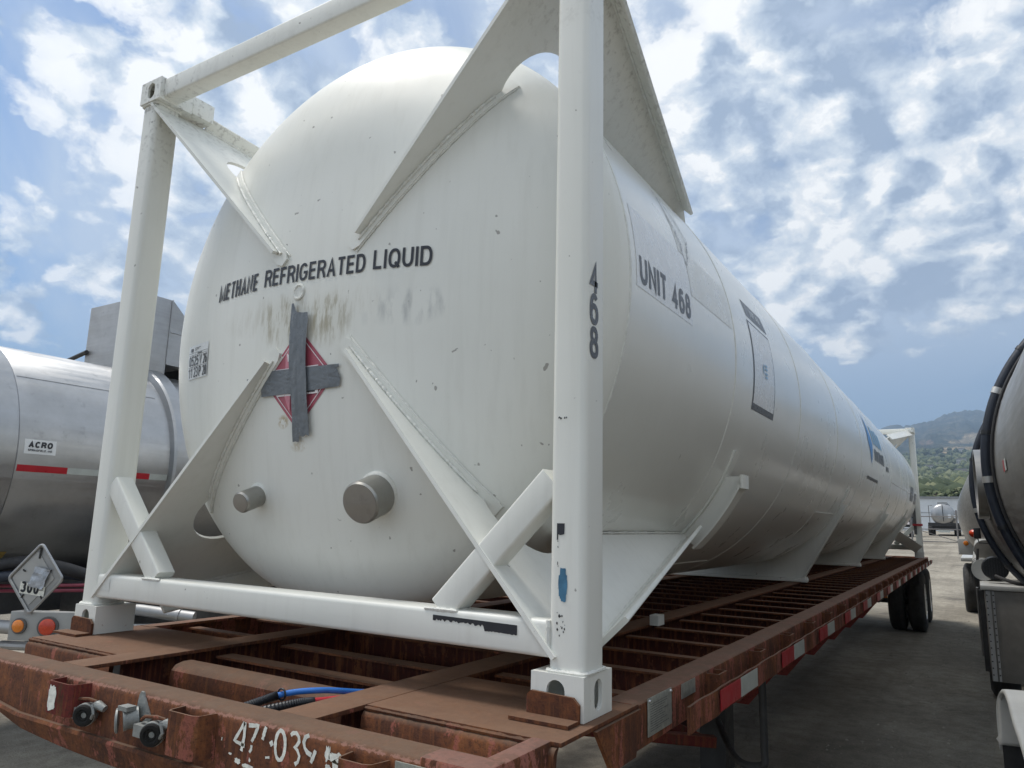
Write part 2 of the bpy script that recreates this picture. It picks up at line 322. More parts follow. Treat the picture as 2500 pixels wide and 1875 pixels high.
GL = {'A': (.66, [[(0, -.1), (.5, 1.02), (1, -.1)], [(.17, .30), (.83, .30)]]), 'B': (.62, [[(0, 0), (0, 1), (.55, 1)] + _arc(.55, .77, .40, .23, 90, -90)[1:] + [(0, .54)], [(.55, .54)] + _arc(.55, .27, .45, .27, 90, -90)[1:] + [(0, 0)]]),
 'C': (.64, [_arc(.5, .5, .5, .5, 38, 322, 24)]), 'D': (.64, [[(0, 0), (0, 1), (.45, 1)] + _arc(.45, .5, .55, .5, 90, -90, 18)[1:] + [(0, 0), (0, .1)]]), 'E': (.56, [[(1.1, 1), (0, 1), (0, 0), (1.1, 0)], [(0, .53), (1, .53)]]),
 'F': (.54, [[(1.1, 1), (0, 1), (0, -.09)], [(0, .51), (.95, .51)]]), 'G': (.68, [_arc(.5, .5, .5, .5, 40, 350, 26) + [(1, .46), (.52, .46)]]), 'H': (.62, [[(0, -.09), (0, 1.09)], [(1, -.09), (1, 1.09)], [(0, .52), (1, .52)]]),
 'I': (.17, [[(.5, -.09), (.5, 1.09)]]), 'L': (.52, [[(0, 1.09), (0, 0), (1.12, 0)]]), 'M': (.84, [[(0, -.09), (0, 1), (.5, .02), (1, 1), (1, -.09)]]), 'N': (.64, [[(0, -.09), (0, 1), (1, 0), (1, 1.09)]]),
 'O': (.66, [_arc(.5, .5, .5, .5, 0, 360, 32)]), 'P': (.60, [[(0, -.09), (0, 1), (.5, 1)] + _arc(.5, .74, .5, .26, 90, -90)[1:] + [(0, .48)]]), 'Q': (.68, [_arc(.5, .5, .5, .5, 0, 360, 32), [(.58, .26), (1.02, -.07)]]),
 'R': (.64, [[(0, -.09), (0, 1), (.5, 1)] + _arc(.5, .75, .48, .25, 90, -90)[1:] + [(0, .50)], [(.50, .50), (.72, .42), (.95, .1), (1.02, -.09)]]), 'S': (.62, [_arc(.5, .75, .48, .25, 30, 250, 14) + _arc(.5, .25, .5, .25, 80, -150, 16)]),
 'T': (.58, [[(-.1, 1), (1.1, 1)], [(.5, 1), (.5, -.09)]]), 'U': (.62, [[(0, 1.09), (0, .42)] + _arc(.5, .42, .5, .42, 180, 360, 16)[1:] + [(1, 1.09)]]), 'V': (.64, [[(-.02, 1.09), (.5, -.02), (1.02, 1.09)]]), 'Y': (.62, [[(0, 1.09), (.5, .45), (.5, -.09)], [(1, 1.09), (.5, .45)]]),
 '0': (.54, [_arc(.5, .5, .5, .5, 0, 360, 30)]), '1': (.34, [[(-.3, .74), (.55, .98), (.55, -.09)]]), '2': (.54, [_arc(.5, .70, .48, .30, 165, -20, 14) + [(.05, 0), (1.1, 0)]]), '3': (.54, [_arc(.48, .76, .45, .24, 150, -90, 14) , _arc(.48, .26, .5, .27, 90, -155, 16)]),
 '4': (.56, [[(.72, -.09), (.72, 1), (0, .26), (1.12, .26)]]), '5': (.54, [[(1, 1), (.15, 1), (.05, .50)] + _arc(.5, .31, .5, .31, 125, -155, 16)]), '6': (.54, [_arc(.5, .31, .5, .31, 0, 360, 26), _arc(.52, .5, .52, .5, 50, 190, 14)]), '7': (.52, [[(-.05, 1), (1, 1), (.4, .3), (.3, -.09)]]),
 '8': (.54, [_arc(.5, .77, .42, .23, 0, 360, 22), _arc(.5, .27, .5, .27, 0, 360, 26)]), '9': (.54, [_arc(.5, .69, .5, .31, 0, 360, 26), _arc(.48, .5, .52, .5, -130, 10, 14)]), '.': (.14, [[(.5, -.09), (.5, .04)]]), ',': (.14, [[(.5, .06), (.3, -.2)]]), ' ': (.26, [])}
def text(s_, mapper, w, h, name, mname, parent, thick=.155, slant=0.0, gap=.10):
    t = thick * h; tot = sum(GL[c][0] for c in s_) + gap * (len(s_) - 1); sx = w / (tot * h); b = MB(); x = 0; lay = 0; m0_ = Vector(mapper(0, 0)); nr_ = (Vector(mapper(.01, 0)) - m0_).cross(Vector(mapper(0, .01)) - m0_).normalized()
    for c in s_:
        gw = GL[c][0] * h * sx; ex = max(gw - t, .0)
        for pl_ in GL[c][1]:
            lay = (lay + 1) % 4
            pts = [Vector((x + t / 2 + (px__ * ex if c != 'I' and c != '.' else ex / 2), t / 2 + py__ * (h - t))) for px__, py__ in pl_]
            pts = [Vector((p.x, max(0, min(h, p.y)))) if c not in ',Q' else p for p in pts]
            q_ = [pts[0]]
            for p in pts[1:]:
                if (p - q_[-1]).length > 1e-5: q_.append(p)
            pts = q_; closed = (pts[0] - pts[-1]).length < 1e-4 and len(pts) > 8; n = len(pts)
            if closed: pts = pts[:-1]; n -= 1
            Lf, Rg = [], []
            for i, p in enumerate(pts):
                a = pts[i] - pts[i - 1] if (i > 0 or closed) else pts[1] - pts[0]; c2 = pts[(i + 1) % n] - pts[i] if (i < n - 1 or closed) else a
                a = a.normalized(); c2 = c2.normalized(); na, nc = Vector((-a.y, a.x)), Vector((-c2.y, c2.x)); m_ = na + nc
                m_ = m_.normalized() if m_.length > 1e-4 else na; k_ = min(1.9, 1 / max(.3, m_.dot(na)))
                Lf.append(p + m_ * t / 2 * k_); Rg.append(p - m_ * t / 2 * k_)
            for i in range(n if closed else n - 1):
                j_ = (i + 1) % n; sub = max(1, int((Lf[i] - Lf[j_]).length / .03))
                for u_ in range(sub):
                    qd = [Lf[i].lerp(Lf[j_], u_ / sub), Lf[i].lerp(Lf[j_], (u_ + 1) / sub), Rg[i].lerp(Rg[j_], (u_ + 1) / sub), Rg[i].lerp(Rg[j_], u_ / sub)]
                    b.add([Vector(mapper(p.x + slant * p.y, p.y)) + nr_ * .00022 * lay for p in qd], [(0, 1, 2, 3)])
        x += gw + gap * h * sx
    return b.build(name, mname, parent, None, False)
# ------------------------------------------------------------------ tank container
R, ZC, YS, HD, L, H = 1.192, 1.336, .393, .298, 15.27, 2.584
tank = thing('tank_container', (0, 0, 0), 'long white tank in a white steel frame, marked UNIT 468, on the rusty flatbed', 'tank container')
def heady(x, z):
    r2 = (x * x + (z - ZC) ** 2) / R ** 2
    return YS - HD * math.sqrt(max(0.0, 1 - min(1, r2)))
def onhead(x, z, off=.003): return Vector((x, heady(x, z) - off, z))
def onshell(y, z, off=.003):
    r = R + off; a = max(-1, min(1, (z - ZC) / R)); return Vector((r * math.sqrt(1 - a * a), y, ZC + r * a))
NS = 160
prof = [(HD * (1 - math.cos(t)), R * math.sin(t)) for t in [PI / 2 * k / 40 for k in range(41)]]
MB().lathe([(YS - HD + d, r) for d, r in prof], (0, 0, ZC), (0, 1, 0), NS).build('front_head', 'head_paint', tank, None, True, 60)
weldY = [YS] + [1.70 + 1.578 * k for k in range(9)] + [L - YS]
pf = []
for a, b in zip(weldY[:-1], weldY[1:]):
    for k in range(8): pf.append((a + (b - a) * k / 8, R))
pf.append((weldY[-1], R))
shell = MB().lathe(pf, (0, 0, ZC), (0, 1, 0), NS).build('shell', 'shell_paint', tank, None, True, 60)
for y in weldY:
    wv = MB(); wv.lathe([(y - .009, R - .002), (y - .006, R + .0022), (y, R + .0032), (y + .006, R + .0022), (y + .009, R - .002)], (0, 0, ZC), (0, 1, 0), NS); wv.build('weld_seam', 'weld_bead', shell)
for a, b, ang in ((9.6, 14.77, math.radians(-8)), (1.75, 3.2, math.radians(-62)), (4.9, 6.4, math.radians(-35))):
    MB().tube([((R + .001) * math.cos(ang), y, ZC + (R + .001) * math.sin(ang)) for y in (a, b)], .004, 6).build('weld_seam', 'weld_bead', shell)
MB().lathe([(L - YS + HD - d, r) for d, r in prof], (0, 0, ZC), (0, 1, 0), NS).build('rear_head', 'shell_paint', tank, None, True, 60)
CW, CD, CH = .159, .176, .113
def slot(cx, cy, w, h, n=8):
    r = w / 2; return [(cx + r * math.cos(PI * k / n), cy + h / 2 - r + r * math.sin(PI * k / n)) for k in range(n + 1)] + [(cx + r * math.cos(PI + PI * k / n), cy - h / 2 + r + r * math.sin(PI + PI * k / n)) for k in range(n + 1)]
def casting(sx, z0, y0, sy):
    """sx side (+1 right), sy +1 for front frame"""
    xo = sx * 1.219; xi = xo - sx * CW; b = MB(); ya, yb = y0, y0 + sy * CD; t = .012
    xl, xr = min(xo, xi), max(xo, xi); yl, yr = min(ya, yb), max(ya, yb)
    sw, sh = .055, .082; cxs = (xl + xr) / 2 + .012 * sx * -1
    # end face with slot, inset side faces
    def plate(w, h, O, U, V, hole):
        b.prism([(0, 0), (w, 0), (w, h), (0, h)], O, U, V, t, [hole] if hole else ())
    yo = ya  # outward end face
    if sy > 0: plate(xr - xl, CH, (xl, yl + t, z0), (1, 0, 0), (0, 0, 1), slot((xr - xl) / 2 - .004 * sx, CH / 2, sw, sh))
    else: plate(xr - xl, CH, (xl, yr, z0), (1, 0, 0), (0, 0, 1), slot((xr - xl) / 2, CH / 2, sw, sh))
    # outward side face with slot
    O = (xo - t * sx, yl + t, z0)
    b.prism([(0, 0), (yr - yl - 2 * t, 0), (yr - yl - 2 * t, CH), (0, CH)], (xr - t if sx > 0 else xl, yl + t, z0), (0, 1, 0), (0, 0, 1), t, [slot((yr - yl) / 2 - t, CH / 2, .05, sh)])
    xi0 = xl if sx > 0 else xr - t
    b.box((xi0, yl + t, z0), (xi0 + t, yr - t, z0 + CH))
    b.box((xl, (yr - t) if sy > 0 else yl, z0), (xr, yr if sy > 0 else yl + t, z0 + CH))
    b.box((xl + t, yl + t, z0 + CH - t), (xr - t, yr - t, z0 + CH - .0005)); b.box((xl + t, yl + t, z0 + .0005), (xr - t, yr - t, z0 + t))
    return b
for (y0, sy) in ((0, 1), (L, -1)):
    for sx in (1, -1):
        for z0 in (0, H - CH):
            casting(sx, z0, y0, sy).build('corner_casting', 'frame_paint', tank, None, True, 35)
        p = MB(); xc = sx * 1.1575
        p.rbar((xc, y0 + sy * .078, CH + .001), (xc, y0 + sy * .078, H - CH - .001), (1, 0, 0), .112, .128, .022, 5)
        p.build('corner_post', 'frame_paint', tank)
        for zz in (CH + .004, H - CH - .004):
            wl = MB(); hx, hy = .06, .068
            pts = [(xc + hx * math.cos(a) * (1.25 if abs(math.cos(a)) > .7 else 1.1), y0 + sy * .078 + hy * math.sin(a) * 1.12, zz) for a in [2 * PI * k / 48 for k in range(49)]]
            sq = []
            for k in range(64):
                a = 2 * PI * k / 64; c_, s_ = math.cos(a), math.sin(a); e = 1 / max(abs(c_) ** 8 + abs(s_) ** 8, 1e-6) ** .125
                sq.append((xc + hx * c_ * e, y0 + sy * .078 + hy * s_ * e, zz))
            sq.append(sq[0]); wl.tube(sq, .006, 6, True, .25); wl.build('weld_bead', 'weld_bead', tank)
    # cross beams
    MB().rbar((-1.103, y0 + sy * .073, .196), (1.103, y0 + sy * .073, .196), (0, 1, 0), .112, .100, .014, 4).build('lower_beam', 'frame_paint', tank)
    MB().rbar((-1.062, y0 + sy * .062, 2.532), (1.062, y0 + sy * .062, 2.532), (0, 1, 0), .085, .098, .010, 3).build('upper_beam', 'frame_paint', tank)
    for sx in (1, -1):
        MB().rbar((sx * 1.10, y0 + sy * .062, .630), (sx * .722, y0 + sy * .062, .243), (0, 1, 0), .078, .085, .008, 3).build('diagonal_brace', 'frame_paint', tank)
        # small box behind each upper casting
        MB().box((min(sx * 1.062, sx * 1.2), min(y0 + sy * .178, y0 + sy * .30), H - .105), (max(sx * 1.062, sx * 1.2), max(y0 + sy * .178, y0 + sy * .30), H - .01)).build('casting_gusset', 'frame_paint', tank, None, True, 35, .004)
# weld beads on the right end of the front lower beam
MB().tube([(1.101, .019, .150 + .095 * k / 14) for k in range(15)], .008, 8, True, .14).build('weld_bead', 'weld_bead', tank)
for sx in (1, -1):
    MB().tube([(sx * (.672 + .115 * k / 20), .020, .2435) for k in range(21)] + [(sx * .790, .02 + .008 * k, .2435) for k in range(1, 10)], .006, 6, True, .3).build('weld_bead', 'weld_bead', tank)
# diagonal gusset plates
def gusset(sx, top, front=True):
    zt = 2.5 if top else .1; d = Vector((sx * 1.17, 0, zt - ZC)).normalized(); ysg = 1 if front else -1; y0 = 0 if front else L
    def P(s_, y, off=0.0): return Vector((0, y0, ZC)) + d * s_ + Vector((0, ysg * y, 0)) + nrm * off
    nrm = Vector((0, 1, 0)).cross(d).normalized()
    camside = Vector((1, 0, 0)); nrm = nrm if nrm.dot(camside) > 0 else -nrm
    hy = lambda s_: YS - HD * math.sqrt(max(0, 1 - (s_ / R) ** 2))
    smax = 1.60 if top else 1.635
    outl = [(.315, .062), (smax, 0.004), (smax, .30)]
    outl += [(R + .062, 1.86), (R + .012, 1.99)]
    outl += [(R + .012, 1.5), (R + .012, 1.0), (R + .012, .58)]
    cx, cy, cr = 1.115, .40, .172
    a0, a1 = math.radians(62), math.radians(-112)
    for k in range(17): a = a0 + (a1 - a0) * k / 16; outl.append((cx + cr * math.cos(a), cy + cr * math.sin(a)))
    for s_ in (1.02, .98, .9, .8, .7, .6, .5, .4, .32): outl.append((s_, hy(s_) - .014))
    b = MB(); U = d; V = Vector((0, ysg, 0)); th = .014
    Nn = U.cross(V).normalized(); b.prism(outl, Vector((0, y0, ZC)) - Nn * th / 2, U, V, th)
    g = b.build('gusset_plate', 'frame_paint', tank, None, True, 30)
    # flange on the back edge
    A0, A1 = Vector((smax, .30)), Vector((R + .062, 1.86)); e = (A1 - A0).normalized(); q = Vector((e.y, -e.x)) * -1
    f = MB(); p0, p1 = P(A0.x, A0.y), P(A1.x, A1.y); t = (p1 - p0).normalized(); inpl = nrm.cross(t).normalized()
    wf = .135 if top else .185; f.rbar(p0 + nrm * (wf - .125) / 2, p1 + nrm * (wf - .125) / 2, nrm, wf, .018, .003, 1); f.build('gusset_flange', 'frame_paint', g)
    wb = MB(); n_ = 70; ins = P(A0.x - .02, A0.y + .0) - p0; ins = (ins - t * ins.dot(t)).normalized() * .010
    wb.tube([p0.lerp(p1, k / n_) + ins + nrm * .009 for k in range(n_ + 1)], .0075, 6, True, .38); wb.build('weld_bead', 'weld_bead', g)
    # pad strip on the head
    pad = MB(); rows = []; side = nrm; ss = [.255 + (1.105 - .255) * k / 26 for k in range(27)]
    for i, s_ in enumerate(ss):
        hw = .033 * (min(1, .55 + i * .45)); row = []
        for o in (-hw, -hw, hw, hw):
            pt = Vector((0, 0, ZC)) + d * s_ + side * o; rr = (pt.x ** 2 + (pt.z - ZC) ** 2); yy = YS - HD * math.sqrt(max(0, 1 - rr / R ** 2)); row.append([pt, yy])
        rows.append([Vector((row[0][0].x, y0 + ysg * (row[0][1] + .004), row[0][0].z)), Vector((row[1][0].x, y0 + ysg * (row[1][1] - .012), row[1][0].z)), Vector((row[2][0].x, y0 + ysg * (row[2][1] - .012), row[2][0].z)), Vector((row[3][0].x, y0 + ysg * (row[3][1] + .004), row[3][0].z))])
    pad.loft(rows); pd = pad.build('wear_pad', 'frame_paint', g)
    for o in (.012, .034):
        path = []
        for k in range(90):
            s_ = .30 + (1.02 - .30) * k / 89 if o < .02 else .26 + (1.09 - .26) * k / 89
            pt = Vector((0, 0, ZC)) + d * s_ + side * o; rr = (pt.x ** 2 + (pt.z - ZC) ** 2); yy = YS - HD * math.sqrt(max(0, 1 - rr / R ** 2)) - (.015 if o < .02 else .004)
            path.append((pt.x, y0 + ysg * yy, pt.z))
        MB().tube(path, .006 if o < .02 else .0035, 6, True, .4).build('weld_bead', 'weld_bead', g)
    # weld on the shell
    MB().tube([P(R + .006, .6 + 1.35 * k / 60, .010) for k in range(61)], .0055, 6, True, .3).build('weld_bead', 'weld_bead', g)
for fr in (True, False):
    for sx in (1, -1):
        for tp in (True, False): gusset(sx, tp, fr)
# saddles
def saddle(y, arms=False):
    tip = [(1.052, .742), (1.002, .662)]
    b = MB(); half = []
    a0 = math.atan2(.742 - ZC, 1.052)
    a0 = math.asin((.742 - ZC + .02) / R)
    inner = [((R + .006) * math.cos(a), ZC + (R + .006) * math.sin(a)) for a in [a0 + (-PI - 2 * a0) * k / 48 for k in range(49)]]
    t1 = (1.065, .745)
    foot = (.655, .035)
    poly = [t1] if False else []
    outer = [(-1.075, .735), (-1.035, .655), (-.655, .035), (.655, .035), (1.035, .655), (1.075, .735)]
    poly = outer + inner
    RA = R + .095; arm_o = lambda sg, a: (sg * RA * math.cos(a), ZC + RA * math.sin(a))
    if arms:
        ag = math.atan2(.1 - ZC, 1.17)
        for sg in (1, -1):
            an = [a0 + (ag - a0) * k / 12 for k in range(13)]; q_ = MB()
            q_.prism([arm_o(sg, a) for a in an] + [(sg * (R + .004) * math.cos(a), ZC + (R + .004) * math.sin(a)) for a in reversed(an)], (0, y + .010, 0), (1, 0, 0), (0, 0, 1), .02)
            s_ = q_.build('saddle', 'frame_paint', tank, None, True, 30)
            q_ = MB(); q_.loft([[Vector((r_ * sg * math.cos(a), y + yy, ZC + r_ * math.sin(a))) for r_, yy in ((RA, -.06), (RA + .012, -.06), (RA + .012, .06), (RA, .06))] for a in an]); q_.build('saddle_flange', 'frame_paint', s_)
            xc_ = sg * (RA + .012) * math.cos(a0) + sg * .004
            MB().rbar((xc_, y, ZC + (RA + .012) * math.sin(a0) - .012), (xc_, y, ZC + R * math.sin(a0) + .005), (0, 1, 0), .12, .016, .004, 2).build('end_cap', 'frame_paint', s_)
            q2_ = MB(); q2_.prism([(sg * RA * math.cos(a0), ZC + RA * math.sin(a0)), (xc_, ZC + RA * math.sin(a0)), (xc_, ZC + R * math.sin(a0)), (sg * (R + .004) * math.cos(a0), ZC + (R + .004) * math.sin(a0))], (0, y + .009, 0), (1, 0, 0), (0, 0, 1), .018); q2_.build('arm_tip', 'frame_paint', s_)
            MB().rbar((sg * .672, y, .0), (sg * .672, y, .05), (0, 1, 0), .09, .05, .006, 2).build('saddle_foot', 'frame_paint', s_)
    else:
        b.prism(poly, (0, y + .006, 0), (1, 0, 0), (0, 0, 1), .012)
        s_ = b.build('saddle', 'frame_paint', tank, None, True, 30)
        for sx in (1, -1):
            MB().rbar((sx * .662, y, .03), (sx * 1.045, y, .66), (0, 1, 0), .085, .012, .003, 1).build('saddle_flange', 'frame_paint', s_)
            MB().rbar((sx * 1.045, y, .655), (sx * 1.092, y, .742), (0, 1, 0), .085, .014, .003, 1).build('saddle_flange', 'frame_paint', s_)
            MB().rbar((sx * .672, y, .0), (sx * .672, y, .05), (0, 1, 0), .09, .05, .006, 2).build('saddle_foot', 'frame_paint', s_)
        MB().box((-.70, y - .06, .004), (.70, y + .06, .034)).build('base_bar', 'frame_paint', s_, None, True, 35, .003)
    st = MB(); rows = []
    for k in range(61):
        a = a0 + .12 + (-PI - 2 * (a0 + .12)) * k / 60
        rows.append([Vector((rr * math.cos(a), y + yy, ZC + rr * math.sin(a))) for rr, yy in ((R - .004, -.045), (R + .010, -.045), (R + .010, .045), (R - .004, .045))])
    st.loft(rows); st.build('wear_pad', 'frame_paint', s_)
for y in (1.97, 5.93, 9.92, 13.3): saddle(y, y < 2)
# nozzles on the head
def nozzle(c0, r, ln, name):
    x, z = c0; y = heady(x, z); C0 = Vector((x, y, z)); ax = -Vector((.13, -.94, -.31)).normalized(); st_ = C0 + ax * .03; k = .03
    ob = MB().lathe([(0, r), (-ln - k + .008, r), (-ln - k, r - .006), (-ln - k + .001, r * .6)], st_, ax, 48).build(name, 'stainless_tube', tank)
    MB().lathe([(-ln - k - .001, r - .007), (-ln - k - .004, .002)], st_, ax, 48).build('end_cap', 'stainless_shell', ob)
    MB().lathe([(-.010, r + .001), (-.006, r + .006), (.0, r + .009), (.04, r + .012)], C0, ax, 48).build('weld_collar', 'weld_bead', ob)
nozzle((-.312, .586), .042, .105, 'vent_nozzle'); nozzle((.318, .592), .074, .115, 'outlet_nozzle')
b = MB(); b.tube([(-.083 + .026 * math.cos(a), heady(-.083, 1.378) - .003, 1.378 + .028 * math.sin(a)) for a in [2 * PI * k / 40 for k in range(41)]], .0055, 8, False, .2)
b.prism([(.021 * math.cos(2 * PI * k / 24), .023 * math.sin(2 * PI * k / 24)) for k in range(24)], (-.083, heady(-.083, 1.378) + .004, 1.378), (1, 0, 0), (0, 0, 1), .008); b.build('welded_plug', 'weld_bead', tank)
# lettering on the head
def headmap(x0, z0, dz=0.0, off=.003): return lambda u, v: onhead(x0 + u, z0 + v + dz * u, off)
text('METHANE', headmap(-.645, 1.424, .013), .293, .077, 'lettering', 'decal_black', tank)
text('REFRIGERATED', headmap(-.306, 1.432, -.042), .562, .074, 'lettering', 'decal_black', tank)
text('LIQUID', headmap(.293, 1.412, -.072), .258, .075, 'lettering', 'decal_black', tank)
# placard
pc = (-.063, 1.03); hd = .198
pl = MB(); pl.sheet([onhead(pc[0], pc[1] + hd), onhead(pc[0] - hd, pc[1]), onhead(pc[0], pc[1] - hd), onhead(pc[0] + hd, pc[1])]); pl = MB()
def hpoly(b, pts, off): b.sheet([onhead(x, z, off) for x, z in pts])
hpoly(pl, [(pc[0], pc[1] + hd), (pc[0] - hd, pc[1]), (pc[0], pc[1] - hd), (pc[0] + hd, pc[1])], .004)
pla = pl.build('placard', 'placard_red', tank, 'red flammable placard diamond half hidden under grey tape', False)
b = MB()
for k in range(4):
    a = [(0, 1), (-1, 0), (0, -1), (1, 0)]; p, q = a[k], a[(k + 1) % 4]; i0, i1 = hd - .018, hd - .0225
    hpoly(b, [(pc[0] + p[0] * i0, pc[1] + p[1] * i0), (pc[0] + q[0] * i0, pc[1] + q[1] * i0), (pc[0] + q[0] * i1, pc[1] + q[1] * i1), (pc[0] + p[0] * i1, pc[1] + p[1] * i1)], .0055)
hpoly(b, [(-.190, 1.074), (.050, 1.074), (.050, 1.070), (-.190, 1.070)], .0055)
b.build('border_line', 'placard_white', pla, None, False)
b = MB(); hpoly(b, [(-.178, .966), (.052, .966), (.052, 1.058), (-.178, 1.058)], .0058); b.build('number_panel', 'placard_white', pla, None, False)
text('1972', headmap(-.165, .972, 0, .0068), .207, .082, 'digits', 'decal_black', pla, .22)
text('2', headmap(-.075, .893, 0, .0068), .024, .036, 'digits', 'placard_white', pla)
b = MB(); fl = [(-.118, 1.10), (-.125, 1.135), (-.112, 1.125), (-.113, 1.155), (-.10, 1.132), (-.098, 1.165), (-.088, 1.13), (-.08, 1.10)]; hpoly(b, fl, .0062); b.build('flame_symbol', 'placard_white', pla, None, False)
b = MB(); hpoly(b, [(-.133, .93 + .033), (-.103, .93 - .027 - .005), (-.103, 1.165), (-.133, 1.13)], .0050); b.build('faded_strip', 'placard_pink', pla, None, False)
HT = [(-.307, 1.072), (.16, 1.067), (.159, 1.056), (.146, 1.052), (.158, 1.036), (.168, 1.016), (.162, .983), (.139, .982), (-.08, .974), (-.268, .971), (-.27, .995), (-.271, 1.019), (-.31, 1.021), (-.353, 1.025), (-.362, 1.04), (-.371, 1.052), (-.33, 1.053), (-.308, 1.052)]
AT = [(-.107, 1.331), (-.094, 1.33), (-.085, 1.31), (-.079, 1.297), (-.061, 1.288), (-.056, 1.263), (-.044, 1.05), (-.038, .844), (-.044, .784), (-.06, .788), (-.076, .786), (-.079, .876), (-.09, .994), (-.104, 1.1), (-.108, 1.2)]
BT = [(-.063, 1.289), (-.035, 1.284), (-.009, 1.283), (-.003, 1.256), (-.008, 1.15), (-.004, 1.064), (.01, .894), (.018, .805), (.0, .811), (-.015, .803), (-.033, .809), (-.038, .844), (-.052, 1.05), (-.058, 1.2)]
for nm, poly, off in (('horizontal', HT, .008), ('v1', AT, .0125), ('v2', BT, .0165)):
    b = MB(); poly = [(x, z) for x, z in poly]
    tri = tessellate_polygon([[Vector((x, z, 0)) for x, z in poly]])
    bm = bmesh.new(); vs = [bm.verts.new((x, z, 0)) for x, z in poly]
    for t in tri:
        try: bm.faces.new([vs[i] for i in t])
        except Exception: pass
    x0, x1 = min(p[0] for p in poly), max(p[0] for p in poly); z0, z1 = min(p[1] for p in poly), max(p[1] for p in poly)
    xx = x0
    while xx < x1:
        bmesh.ops.bisect_plane(bm, geom=bm.verts[:] + bm.edges[:] + bm.faces[:], plane_co=(xx, 0, 0), plane_no=(1, 0, 0)); xx += .007
    zz = z0
    while zz < z1:
        bmesh.ops.bisect_plane(bm, geom=bm.verts[:] + bm.edges[:] + bm.faces[:], plane_co=(0, zz, 0), plane_no=(0, 1, 0)); zz += .007
    me = bpy.data.meshes.new('duct_tape')
    for v in bm.verts:
        x, z = v.co.x, v.co.y
        if nm == 'horizontal': wr = .0028 * (abs(noise.noise(Vector((x * 14, z * 60, 2)))) ** .5) * (1.4 if x > .1 or x < -.2 else .7)
        else: wr = .0034 * (abs(noise.noise(Vector((x * 75, z * 9, 7 if nm == 'v1' else 9)))) ** .5)
        v.co = onhead(x, z, off + wr)
    bm.to_mesh(me); bm.free(); me.materials.append(MT['duct_tape']); me.polygons.foreach_set('use_smooth', [True] * len(me.polygons))
    o = bpy.data.objects.new('duct_tape', me); S.collection.objects.link(o); o.parent = tank
# test sticker on head
b = MB(); b.grid([[onhead(-.900 + .20 * i / 8, 1.105 + .155 * j / 6, .003) for i in range(9)] for j in range(7)]); stk = b.build('test_sticker', 'decal_white', tank)
for sx0, sz0, ww, hh, s_ in ((-.888, 1.165, .05, .045, '05'), (-.833, 1.165, .045, .045, '25'), (-.778, 1.165, .024, .045, 'V'), (-.742, 1.165, .036, .045, '26'), (-.888, 1.112, .045, .045, '11'), (-.833, 1.112, .045, .045, '23'), (-.778, 1.112, .02, .045, 'P'), (-.742, 1.112, .036, .045, '28')):
    text(s_, headmap(sx0, sz0, .0, .005), ww, hh, 'lettering', 'decal_black', stk, .13)
b = MB()
for x0, z0, x1, z1 in ((-.893, 1.1595, -.703, 1.1612), (-.893, 1.214, -.703, 1.2155), (-.893, 1.224, -.703, 1.2255), (-.83, 1.244, -.77, 1.2465), (-.83, 1.238, -.79, 1.240), (-.83, 1.232, -.815, 1.234), (-.704, 1.11, -.7025, 1.2255), (-.875, 1.231, -.85, 1.246), (-.80, 1.217, -.76, 1.222)):
    b.grid([[onhead(x0 + (x1 - x0) * i / 6, z, .005) for i in range(7)] for z in (z0, z1)])
b.build('rule_lines', 'decal_grey', stk)
# decals on the shell side
def shgrid(b, y0, y1, z0, z1, off, ny=6, nz=10): b.grid([[onshell(y0 + (y1 - y0) * i / ny, z0 + (z1 - z0) * j / nz, off) for i in range(ny + 1)] for j in range(nz + 1)])
def shmap(y0, z0, off=.0018): return lambda u, v: onshell(y0 + u, z0 + v, off)
b = MB(); shgrid(b, .446, 1.046, 1.316, 1.625, .0009); up = b.build('unit_decal', 'decal_white', tank)
text('UNIT', shmap(.474, 1.334), .27, .104, 'lettering', 'decal_grey', up, .20); text('468', shmap(.80, 1.334), .222, .104, 'lettering', 'decal_grey', up, .20)
b = MB(); shgrid(b, 1.052, 1.66, 1.45, 1.66, .0009); b.build('faint_decal', 'decal_faint', tank)
# banner and frame where a code sat
b = MB(); rows = []
for j in range(9):
    z = 1.625 + (1.715 - 1.625) * j / 8; ya = 2.035 + .03 * (1 - j / 8) * 1.0; yb = 2.53 - .06 * j / 8
    rows.append([onshell(ya + (yb - ya) * i / 6, z, .0010) for i in range(7)])
b.grid(rows); bn = b.build('banner_decal', 'decal_grey', tank)
text('UNIT 468', shmap(2.17, 1.648, .0025), .22, .04, 'lettering', 'decal_white', bn)
b = MB(); shgrid(b, 2.04, 2.53, 1.115, 1.60, .0010, 6, 16); fr_ = b.build('framed_decal', 'decal_grey', tank)
b = MB(); shgrid(b, 2.058, 2.512, 1.15, 1.588, .0020, 6, 16); b.build('blank_field', 'decal_white', fr_)
b = MB(); b.add([onshell(y, z, .0055) for y, z in ((2.24, 1.37), (2.26, 1.40), (2.26, 1.345), (2.25, 1.33))], [(0, 1, 2, 3)]); b.build('small_emblem', 'decal_paleblue', fr_)
b = MB()
for z in (1.385, 1.365, 1.34, 1.32): shgrid(b, 2.285, 2.34, z, z + .010, .0055, 2, 1)
b.build('small_print', 'decal_paleblue', fr_)
# company emblem far along the side
b = MB(); rows = []
for k in range(25):
    z = 1.245 + (1.80 - 1.245) * k / 24; t = k / 24; wd = .30 * (1 - abs(t - .42) / (.42 if t < .42 else .58)) + .01
    rows.append([onshell(7.28 - wd * .55, z, .004), onshell(7.28, z, .0045), onshell(7.28 + wd * .7, z, .004)])
b.grid(rows); b.build('drop_emblem', 'decal_blue', tank)
